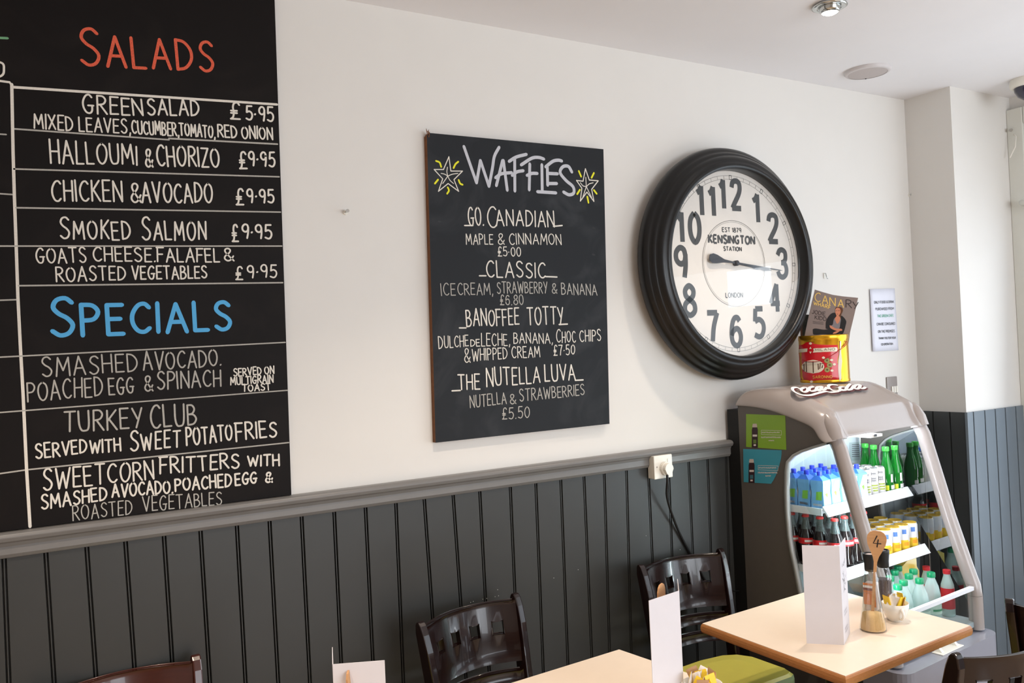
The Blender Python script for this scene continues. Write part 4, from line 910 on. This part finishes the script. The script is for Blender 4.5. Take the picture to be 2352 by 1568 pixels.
it = [(min(max(x, .06), .57), min(max(d, .18), .53), w_) for x, d, w_ in it]
# keep bottles from overlapping
for _ in range(60):
    L_ = [list(q) for q in it]
    for i in range(len(L_)):
        for j in range(i):
            dx, dd = L_[i][0]-L_[j][0], L_[i][1]-L_[j][1]; r_ = math.hypot(dx, dd)
            if r_ < .066:
                k = (.066-r_)/2/(r_+1e-6); L_[i][0] += dx*k; L_[i][1] += dd*k; L_[j][0] -= dx*k; L_[j][1] -= dd*k
    it = [(min(max(a, .06), .575), min(max(b, .175), .545), w_) for a, b, w_ in L_]
WB = it
place_grid(lambda: mk_water(grcap), it, 'green-capped clear bottle on the cooler deck, %s', 'green-capped clear bottles', Z3)
place_grid(lambda: mk_water(mat('violet_cap', (96, 70, 190), .4), False), [(.085, .30, 'nearer the front'), (.085, .37, 'nearer the glass'), (.085, .235, 'deeper in')], 'violet-capped clear bottle at the left of the cooler deck, %s', 'violet-capped bottles', Z3)
# ================================================================== TIN & MAGAZINES
ct = CL(*lev(1898, 876, 1.487), 1.487)
ct = CL(.437, .104, 1.4875)
dist = (Vector((ct.x, ct.y, 0))-Vector((CAM.x, CAM.y, 0))).length
TR = .1; TH = .196
goldt = mat('gold_tin_metal', (226, 172, 44), .22, metal=.85, var=.05, scale=9); redt = mat('red_tin_label', (196, 24, 36), .3, coat=.3); creamt = mat('cream_print', (226, 216, 196), .4); brnt = mat('brown_print', (96, 70, 56), .5, var=.3, scale=300)
t = thing('biscuit_tin', 'round gold and red Milano biscuit tin standing on the cooler hood', 'tin', tuple(ct))
mb = MB(); mb.lathe([(TR*.985,0),(TR,.003),(TR,.010),(TR*.985,.013),(TR*.985,TH-.022),(TR,TH-.020),(TR,TH-.003),(TR*.99,TH),(TR*.96,TH-.001),(TR*.96,.006),(.0001,.006)], goldt, 64, capt=False); mb.build('tin_body', t)
def cyl(px, py, r):
    d = ray(px, py); o = CAM-ct; a = d.x**2+d.y**2; b = 2*(o.x*d.x+o.y*d.y); c = o.x**2+o.y**2-r*r; q = b*b-4*a*c
    if q < 0: q = 0
    s_ = (-b-math.sqrt(q))/(2*a); return CAM+d*s_-ct
ctr_px = 1895.5
def tpoly(mb, pts, m, r, n=14):
    """fill a pixel outline on the tin: horizontal spans"""
    ys = sorted(p[1] for p in pts); y0, y1 = ys[0], ys[-1]; rows = []
    for k in range(n+1):
        y = y0+(y1-y0)*(k+.02)/(n+.04); xs = []
        for i in range(len(pts)):
            a, b = pts[i], pts[(i+1) % len(pts)]
            if (a[1] <= y) != (b[1] <= y): xs.append(a[0]+(b[0]-a[0])*(y-a[1])/(b[1]-a[1]))
        if len(xs) < 2: continue
        rows.append([(min(xs)+(max(xs)-min(xs))*i/12, y) for i in range(13)])
    v = [cyl(x, y, r) for r_ in rows for x, y in r_]
    mb.add(v, [(j*13+i, (j+1)*13+i, (j+1)*13+i+1, j*13+i+1) for j in range(len(rows)-1) for i in range(12)], m, True)
tz = lambda X, Y: (X/5.6+1820, Y/5.6+640)
def oval(cx_, cy_, rx, ry, n=24): return [tz(cx_+rx*math.cos(2*PI*i/n), cy_+ry*math.sin(2*PI*i/n)) for i in range(n)]
mb = MB()
tpoly(mb, [tz(*p) for p in [(88,850),(130,830),(185,815),(270,815),(340,830),(420,845),(500,830),(560,820),(585,850),(590,900),(600,960),(585,1010),(580,1080),(600,1150),(610,1220),(600,1290),(570,1315),(520,1300),(440,1320),(330,1310),(260,1335),(180,1330),(120,1320),(95,1260),(92,1150),(86,1010),(78,930)]], redt, TR*1.000)
mb.build('red_label', t)
mb = MB()
tpoly(mb, [tz(*p) for p in [(265,895),(570,878),(580,905),(572,935),(262,950),(275,920)]], creamt, TR*1.006); tpoly(mb, [tz(*p) for p in [(80,905),(195,895),(190,940),(82,950)]], creamt, TR*1.006)
tpoly(mb, [tz(*p) for p in [(232,868),(262,905),(262,935),(232,970),(202,935),(202,905)]], redt, TR*1.009); tpoly(mb, [tz(*p) for p in [(232,872),(248,902),(216,902)]], creamt, TR*1.012); tpoly(mb, [tz(*p) for p in [(232,966),(248,936),(216,936)]], creamt, TR*1.012)
tpoly(mb, oval(265, 1130, 146, 88), creamt, TR*1.006)
for a in [(150,1090,150,1190),(175,1060,182,1200),(265,1060,270,1210),(330,1090,335,1170),(360,1080,352,1160),(390,1110,380,1150)]: tpoly(mb, [tz(a[0]-7,a[1]),tz(a[0]+7,a[1]),tz(a[2]+7,a[3]),tz(a[2]-7,a[3])], brnt, TR*1.010, 4)
tpoly(mb, [tz(*p) for p in [(130,1100),(400,1085),(400,1100),(130,1116)]], brnt, TR*1.010, 3)
for cx_, cy_ in [(445,1050),(480,1108),(448,1170)]:
    tpoly(mb, oval(cx_, cy_, 36, 34), mat('biscuit_print', (150, 150, 90), .5), TR*1.008, 8); tpoly(mb, oval(cx_, cy_, 14, 13), brnt, TR*1.012, 6)
for cx_, cy_ in [(400,1015),(505,1045),(540,1100),(510,1180),(232,832),(245,1322)]: tpoly(mb, oval(cx_, cy_, 20, 16), creamt, TR*1.010, 5)
tpoly(mb, [tz(*p) for p in [(612,800),(628,800),(628,960),(640,1060),(628,1180),(632,1310),(608,1320),(590,1200),(590,1060),(605,960)]], mat('silver_scroll_print', (216, 206, 190), .4), TR*1.004)
mb.build('label_print', t)
class Cyl2:
    def __init__(s): s.k = 0; s.l = 0
    def at(s, p, l=None): return cyl(p[0], p[1], TR*1.012)
SCY = Cyl2()
def ctxt(mb, s_, x0, y0, x1, y1, h, lw, m):
    class F: pass
    f = F(); f.l = 0; f.k = 0; f.at = lambda p, l=None: cyl(p[0], -p[1], TR*(1.013))
    text(mb, f, s_, (x0, -y0), (x1, -y1), h, h, lw, m, rnd=False, jit=0)
mb = MB(); ctxt(mb, 'MILANO', *tz(292,930), *tz(548,918), 5.2, 1.0, mat('grey_green_ink', (120, 120, 96), .5)); mb.build('tin_lettering', t); mb = MB(); ctxt(mb, 'SARONNO', *tz(262,1282), *tz(512,1276), 6.2, 1.2, mat('gold_ink', (214, 160, 70), .4)); mb.build('tin_lettering', t)
mb = MB(); pts = [cyl(*tz(*p), TR*1.02) for p in [(690,808),(680,840),(655,880),(600,920),(540,965),(460,1010),(370,1050),(280,1068),(190,1062),(130,1040)]]; mb.tube(cat(pts, 4), .0012, mat('red_cord', (170, 30, 30), .6), 6)
pts = [cyl(*tz(*p), TR*1.02) for p in [(690,808),(704,805),(700,830),(680,860),(655,882)]]; mb.tube(cat(pts, 4), .0012, MATS['red_cord'], 6); mb.build('cord', t)
# magazines standing in the tin
vd = Vector((ct.x-CAM.x, ct.y-CAM.y, 0)).normalized()
def mag_plane(off, tilt): return ct+vd*off, (-vd+Vector((0,0,tilt))).normalized()
p0, nrm = mag_plane(.0, .10)
exm = Vector((0,0,1)).cross(nrm).normalized(); SM = Surf(p0, exm, nrm.cross(exm), .0035)
t = thing('magazine', 'glossy Canary Wharf magazine with a seated woman on its cover, in the tin', 'magazine', (0,0,0))
mzp = lambda X, Y: (X/5.6+1820, Y/5.6+640)
outl = [(288,140),(400,175),(520,208),(640,226),(845,246),(800,450),(742,690),(715,900),(160,900),(155,740),(200,520),(245,320)]
cov = mat('magazine_cover', (142, 128, 124), .25, var=.05, scale=6); pg = mat('page_edges', (214, 208, 200), .7)
q = [SM.px(*mzp(*p)) for p in outl][::-1]
mb = MB(); mb.prism([SM.at(p, -.002) for p in q], SM.n*.005, cov, pg); o = mb.build('pages', t)
mb = MB(); SM.l = .0036; goldi = mat('gold_foil_ink', (236, 200, 110), .3); dki = mat('dark_ink', (60, 52, 54), .5); skin = mat('skin_print', (206, 134, 104), .5); blk = mat('black_print', (26, 26, 30), .5); gry = mat('grey_print', (128, 124, 130), .5); hair = mat('hair_print', (98, 62, 40), .5)
for ch, x, y, h, m_ in [('C',325,290,110,goldi),('A',420,320,105,goldi),('N',515,345,105,goldi),('A',622,365,100,goldi),('R',725,370,100,dki),('Y',810,385,90,dki)]: ptext(mb, SM, ch, *mzp(x-36, y), *mzp(x+36, y+8), h/5.6, h/5.6, 2.4, m_, rnd=False, jit=0)
ptext(mb, SM, 'WHARF', *mzp(272,335), *mzp(490,392), 8, 8, 1.6, goldi, rnd=False, jit=0); ptext(mb, SM, 'JODIE', *mzp(252,448), *mzp(425,480), 9, 9, 1.3, dki, rnd=False, jit=0); ptext(mb, SM, 'KIDD', *mzp(290,520), *mzp(435,545), 9, 9, 1.3, dki, rnd=False, jit=0)
for k in range(3): pstroke(mb, SM, [mzp(262, 545+k*14), mzp(400, 560+k*14)], .7, dki, rnd=False)
mb.build('cover_lettering', t)
mb = MB()
def mp(pts, m_, l, sm=True): ppoly(mb, SM, [mzp(*p) for p in pts], m_, l, sm)
mp([(262,650),(300,640),(400,655),(470,650),(560,655),(600,700),(560,725),(400,715),(330,720),(300,722),(268,710)], blk, .0040)
mp([(430,640),(430,560),(455,500),(500,450),(550,440),(590,480),(640,480),(690,540),(685,600),(650,705),(600,705),(560,680),(500,665)], blk, .0042)
mp([(520,590),(535,520),(560,505),(620,510),(615,580),(600,640),(540,640),(500,610)], gry, .0046)
mp([(545,510),(570,480),(600,470),(618,500),(600,560),(575,580),(555,545)], skin, .0048)
mp([(478,600),(500,605),(560,640),(630,645),(635,670),(560,668),(490,635)], skin, .0050); mp([(530,690),(580,670),(610,672),(560,705),(520,708)], skin, .0050)
mp([(553,400),(560,370),(600,362),(640,375),(650,410),(630,460),(620,500),(600,480),(575,460)], hair, .0050)
mp([(553,395),(575,375),(610,385),(620,430),(600,470),(575,485),(560,460),(553,430)], skin, .0052)
for a in [(562,412,576,414),(590,414,606,412),(568,455,586,457)]: pstroke(mb, SM, [mzp(a[0],a[1]), mzp(a[2],a[3])], .9, blk, rnd=False, lift=.0056)
mb.build('cover_picture', t, 'printed seated woman in a black jacket')
p0, nrm = mag_plane(.035, .05); exm = Vector((0,0,1)).cross(nrm).normalized(); SM2 = Surf(p0, exm, nrm.cross(exm), .003)
t = thing('magazine', 'darker magazine behind, its spine showing left of the front one', 'magazine', (0,0,0)); t.name = 'magazine'
q = [SM2.px(*mzp(*p)) for p in [(128,460),(330,465),(330,900),(135,900)]][::-1]
mb = MB(); mb.prism([SM2.at(p, -.004) for p in q], SM2.n*.007, mat('dark_cover', (60, 66, 60), .35, var=.5, scale=60), pg); mb.build('pages', t)
q = [SM2.px(*mzp(*p)) for p in [(95,470),(128,468),(140,900),(108,900)]][::-1]
mb = MB(); mb.prism([SM2.at(p, -.004) for p in q], SM2.n*.006, mat('brown_spine', (120, 88, 76), .4)); mb.build('spine', t)
# ================================================================== ON THE TABLES
def menu_card(top, label, zb=.78, third=0, edge=None, curl=0):
    t = thing('menu_card', label, 'menu', (0,0,0)); A, B, Cc = [Vector((p[0], p[1], 0)) for p in top[:3]]; zt_ = top[3]
    def panel(p, q, nm, lb=None, z1=zt_, z2=zt_):
        d = (q-p).normalized(); n = Vector((d.y, -d.x, 0))*.0006; mb = MB()
        mb.hexa([p-n+Vector((0,0,zb)), q-n+Vector((0,0,zb)), q+n+Vector((0,0,zb)), p+n+Vector((0,0,zb)), p-n+Vector((0,0,z1)), q-n+Vector((0,0,z2)), q+n+Vector((0,0,z2)), p+n+Vector((0,0,z1))], paper); mb.build(nm, t, lb)
    panel(A, B, 'front_panel'); panel(B, Cc, 'side_panel'); return t
def topxy(pts, z): return [tuple(PZ(*p, z))[:2] for p in pts]
P3 = topxy([(1841.7,1251.6),(1927,1253),(1941,1234)], ZK)
m4 = menu_card(P3+[ZK], 'tall white three-panel menu card on the table beside the cooler')
A_, B_, C_ = [Vector((p[0], p[1], 0)) for p in P3]; dB = (C_-B_).normalized(); SP = Surf(B_+Vector((0,0,.9)), dB, (0,0,1), .0012)
if SP.n.dot(CAM-B_) < 0: SP.n = -SP.n
mb = MB(); gi = mat('faded_grey_print', (120, 122, 132), .8)
for k in range(26): x0 = random.uniform(.03,.075); z0 = random.uniform(.02,.115); ribbon(mb, SP, [(x0, z0),(x0+random.uniform(-.01,.012), z0+random.uniform(-.012,.012))], .0022, gi, False)
for zz in (-.035, -.045, -.085, -.095):
    for k in range(5): x0 = .03+k*.010; ribbon(mb, SP, [(x0, zz),(x0+.006, zz+.006)], .0016, gi, False)
mb.build('faded_print', m4)
P3 = topxy([(1490,1379),(1559.5,1356),(1556,1329)], ZK); menu_card(P3+[ZK], 'white three-panel menu card on the table in front of the right-hand chair')
P3 = topxy([(764,1525),(883.4,1515.7),(763.4,1485.7)], ZK); P3 = [P3[0], P3[1], P3[2]]
t = thing('menu_card', 'white folded menu card at the bottom edge, in front of the panelling', 'menu', (0,0,0))
def card_panel(p, q, nm):
    p = Vector((*p, 0)); q = Vector((*q, 0)); d = (q-p).normalized(); n = Vector((d.y, -d.x, 0))*.0006; mb = MB(); zb = Vector((0,0,ZT)); z1 = Vector((0,0,ZK))
    mb.hexa([p-n+zb, q-n+zb, q+n+zb, p+n+zb, p-n+z1, q-n+z1, q+n+z1, p+n+z1], paper); mb.build(nm, t)
card_panel(P3[0], P3[1], 'front_panel'); card_panel(P3[0], P3[2], 'side_panel')
woodsp = mat('pale_spoon_wood', (198, 148, 100), .5, var=.1, scale=30, grain=(1,1,6)); sugar = mat('brown_sugar', (240, 190, 132), .9, var=.15, scale=900)
def flask(pos, label, splabel, h=.178, digit=None, face=None, top=None, spw=.028, sph=.055, edge=False):
    t = thing('glass_flask', label, 'flask', tuple(pos))
    mb = MB(); mb.lathe([(.036,0),(.0385,.002),(.0385,.006),(.0375,.012),(.030,.060),(.022,.120),(.0165,h)], glassclear, 32, capt=False); mb.build('glass_body', t)
    mb = MB(); mb.lathe([(.0355,.004),(.0355,.012),(.0295,.050),(.010,.056),(.0001,.058)], sugar, 28, capt=False); mb.build('brown_sugar_fill', t, 'brown sugar')
    s = thing('wooden_spoon', splabel, 'spoon', (0,0,0))
    base = Vector(pos)+Vector((0,0,.05)); T = Vector(top); L = (T-base); n = Vector((CAM.x-T.x, CAM.y-T.y, 0)).normalized()
    if edge: n = Matrix.Rotation(1.25, 3, 'Z') @ n
    up_ = L.normalized(); sx = up_.cross(n).normalized(); n = sx.cross(up_)
    mb = MB(); out = []; hl = L.length
    pr = [(.0045,0),(.0045,hl-.075),(.005,hl-.062),(.009,hl-.046),(.0175,hl-.028),(.0255,hl-.010),(spw,hl+.006),(spw*.95,hl+.017),(spw*.72,hl+.027),(spw*.35,hl+.0325)]
    pr = [(w_, z_) for w_, z_ in pr]
    out = [(w_, z_) for w_, z_ in pr]+[(-w_, z_) for w_, z_ in reversed(pr)]
    mb.prism([base+sx*x-up_*-y-n*.002 for x, y in out], n*.004, woodsp); mb.build('spoon_blade', s, bevel=.0008)
    if digit:
        SF = Surf(T+n*.0022, -sx if (-sx).cross(up_).dot(n) > 0 else sx, up_, .0006); mb = MB()
        for q in digit: ribbon(mb, SF, q, .0032, blk)
        mb.build('painted_number', s, 'black painted 4')
    return t
fp = PZ(2010, 1447, ZT); fp = Vector((fp.x, fp.y, ZT))+Vector((.0, .006, 0))
sd_ = (Vector((fp.x, fp.y, 0))-Vector((CAM.x, CAM.y, 0))).length
tp = PN(2013.5, 1243, fp, (Vector((fp.x, fp.y, 0))-Vector((CAM.x, CAM.y, 0))))
flask(fp, 'conical glass flask of brown sugar beside the tall menu card', 'wooden spoon numbered 4 standing in the flask', digit=[[(.000,.017),(-.009,-.006),(.012,-.005)],[(.004,.006),(.002,-.016)]], top=tp)
sp2 = PZ(1519, 1366, 1.045); b2 = Vector((sp2.x+.0, sp2.y-.0, ZT)); flask(b2, 'conical sugar flask hidden behind the menu card, second table', 'wooden spoon tip just above the menu card, second table', top=(sp2.x, sp2.y, 1.040), edge=True)
sp1 = PZ(811, 1550, 1.035); b1 = Vector((sp1.x+.006, sp1.y-.012, ZT))
tp1 = PN(812, 1558, b1, (Vector((b1.x, b1.y, 0))-Vector((CAM.x, CAM.y, 0)))); flask(b1, 'conical sugar flask below the bottom edge, in front of the menu card', 'wooden spoon seen edge-on before the bottom-edge menu card', top=tp1+Vector((-.004,0,-.008)), edge=True)
# grinders
def grinder(pos, label, fill, flag):
    t = thing('grinder', label, 'grinder', tuple(pos), .35)
    mb = MB(); w = .024
    L = [(w,0),(w,.085),(w*.95,.105),(.019,.122),(.0165,.132)]
    vs_ = []
    n = 16
    for r, z in L:
        for i in range(n):
            a = 2*PI*i/n; c_, s_ = math.cos(a), math.sin(a); k = r/max(abs(c_), abs(s_), .78) if z < .11 else r
            vs_.append((k*c_*(.98 if z < .11 else 1), k*s_*(.98 if z < .11 else 1), z))
    mb.add(vs_, [(j*n+i, j*n+(i+1) % n, (j+1)*n+(i+1) % n, (j+1)*n+i) for j in range(len(L)-1) for i in range(n)], glassclear, True); mb.add(vs_[:n], [list(range(n))[::-1]], glassclear); mb.build('glass_body', t)
    mb = MB(); mb.box((-.019,-.019,.003), (.019,.019,.092), fill); mb.build('contents', t, bevel=.004)
    mb = MB(); mb.lathe([(.0175,.130),(.0185,.133),(.0185,.150),(.0215,.180),(.0215,.186),(.019,.187),(.018,.182)], blackmet, 28, capt=False); mb.build('grinder_cap', t)
    mb = MB(); mb.lathe([(.018,.181),(.010,.184),(.0001,.186)], fill, 20, capb=False, capt=False); mb.build('milled_grains', t)
    if flag:
        mb = MB(); 
        for k, m_ in enumerate([mat('orange_label', (206, 120, 60), .5), whl, mat('brown_label', (120, 50, 36), .5), mat('orange_label', (206,120,60)), mat('orange_label', (206,120,60))]): z0 = .085-.0*k; mb.box((-.0258, -.018, .088-k*.008-(.03 if k > 3 else 0)), (-.0248, .018, .095-k*.008), m_)
        mb.box((-.0262, -.020, .02), (-.0250, -.013, .095), MATS['orange_label']); mb.build('label', t)
    return t
pink = mat('pink_salt', (226, 200, 196), .8, var=.2, scale=500); pep = mat('black_pepper', (96, 84, 84), .8, var=.6, scale=500)
g1 = PZ(2004, 1402, ZT); g2 = PZ(2033, 1392, ZT)
grinder((g1.x, g1.y, ZT), 'black-topped glass salt grinder behind the sugar flask', pink, True); grinder((g2.x, g2.y, ZT), 'black-topped glass pepper grinder, right of the salt grinder', pep, False)
# cups and sachets
china = mat('white_china', (236, 232, 224), .18, var=0, coat=.3)
sy = mat('yellow_sachet', (250, 210, 56), .5); sw_ = mat('white_sachet', (244, 238, 234), .55, var=.04, scale=90); sb_ = mat('brown_sachet', (196, 156, 118), .6, var=.06, scale=90)
def cup(pos, label, hdir, r=.040, h=.056, handle=True):
    t = thing('sugar_cup', label, 'cup', tuple(pos))
    mb = MB(); mb.lathe([(r*.52,0),(r*.55,.003),(r*.80,.016),(r*.95,.034),(r,h),(r*.95,h),(r*.90,.034),(r*.72,.016),(.0001,.008)], china, 40, capt=False); mb.build('cup_body', t)
    if handle:
        mb = MB(); c_, s_ = math.cos(hdir), math.sin(hdir); pts = []
        for k in range(11):
            a = -PI*.55+PI*1.1*k/10; rr_ = r*.86+.015*math.cos(a)*1.0; pts.append((c_*rr_, s_*rr_, h*.52+.0155*math.sin(a)))
        mb.tube(pts, .0042, china, 10); mb.build('handle', t)
    return t
def sachet(m_, label, pos, tilt, rz, group):
    mb = MB(); w, h, th = .0145, .029, .0022
    L = [(-w,-h,.0003),(w,-h,.0003),(w,-h*.8,th*.5),(w*.98,0,th),(w,h*.8,th*.5),(w,h,.0003),(-w,h,.0003),(-w,h*.8,th*.5),(-w*.98,0,th),(-w,-h*.8,th*.5)]
    f = [(x, -d, z) for x, z, d in L]; b = [(x, d, z) for x, z, d in L]
    quads = [(0,1,2,9),(9,2,3,8),(8,3,4,7),(7,4,5,6)]
    mb.add(f+b, quads+[tuple(10+i for i in reversed(q)) for q in quads]+[(0,9,19,10),(9,8,18,19),(8,7,17,18),(7,6,16,17),(1,11,12,2),(2,12,13,3),(3,13,14,4),(4,14,15,5)], m_)
    o = mb.build('sugar_sachet'); o.location = pos; o.rotation_euler = (tilt[0], tilt[1], rz); tag(o, label, 'sachet', group); return o
def fill(c, z, r, where, seed, n=11):
    random.seed(seed); nm = {0: ('yellow', sy), 1: ('white', sw_), 2: ('brown', sb_)}
    for k in range(n):
        a = 2*PI*k/n+.4; kind = [0, 1, 2, 1, 0, 1, 1, 0, 2, 1, 0][k % 11]; rr_ = r*(.60 if k % 3 else .25)
        m_ = nm[kind]
        sachet(m_[1], '%s sugar sachet poking out of the %s' % (m_[0], where), (c.x+rr_*math.cos(a), c.y+rr_*math.sin(a), z+random.uniform(0, .008)), (random.uniform(-.35,.35), random.uniform(-.5,.5)), a+PI/2+random.uniform(-.4,.4), 'sugar sachets in the %s' % where)
cp = PZ(2058, 1424, ZT); hd = math.atan2(CAM.y-cp.y, CAM.x-cp.x)
cup((cp.x, cp.y, ZT), 'white china cup of sugar sachets beside the sugar flask', hd+.45); fill(cp, ZT+.046, .040, 'cup beside the flask', 3)
bp = PZ(1612, 1569, .846); cup((bp.x, bp.y, ZT), 'white cup of sugar sachets at the bottom edge beside a menu card', hd+.2, r=.050, h=.066); fill(bp, ZT+.060, .050, 'cup at the bottom edge', 5, 14)
# yellow carrier; red bottles added in place of a reflection in the glass
ylw = mat('yellow_translucent_plastic', (246, 214, 60), .25, trans=.3, var=0)
yo = CL(.528, .374, Z3); t = thing('juice_jug', 'angular yellow plastic jug behind the green-capped bottles', 'jug', tuple(yo), CA)
mb = MB(); pr = [(-.10,0),(.10,0),(.10,.10),(.075,.135),(.075,.195),(.03,.225),(-.10,.225)]
pr = [(-.068,0),(.060,0),(.060,.155),(.044,.175),(.044,.218),(.010,.221),(-.068,.19)]
mb.prism([(x, -.014, z) for x, z in pr], (0,.028,0), ylw); mb.build('jug_body', t, bevel=.006)
mb = MB(); mb.tube(cat([(.058,0,.05),(.068,0,.07),(.068,0,.10),(.058,0,.12)], 4), .005, ylw, 8); mb.build('handle', t)
redb = mat('red_reflection_label', (190, 40, 50), .4)
def mk_red_reflection():
    t = thing('red_reflection_bottle', '', 'bottle'); mb = MB(); mb.lathe([(.022,0),(.025,.004),(.025,.03)], wat, 16, capt=False); mb.lathe([(.025,.10),(.024,.12),(.013,.155),(.012,.165)], wat, 16, capb=False); mb.build('bottle_body', t)
    mb = MB(); mb.lathe([(.0255,.03),(.0255,.11)], redb, 16, capb=False, capt=False); mb.build('label', t); mb = MB(); mb.lathe([(.014,.163),(.014,.178)], redb, 14); mb.build('cap', t); return t
place_grid(mk_red_reflection, [(.585, .42, 'nearer the front'), (.588, .50, 'against the front glass')], 'small added red bottle standing in for a reflection at the right of the cooler deck, %s', 'red reflection stand-in bottles', Z3)
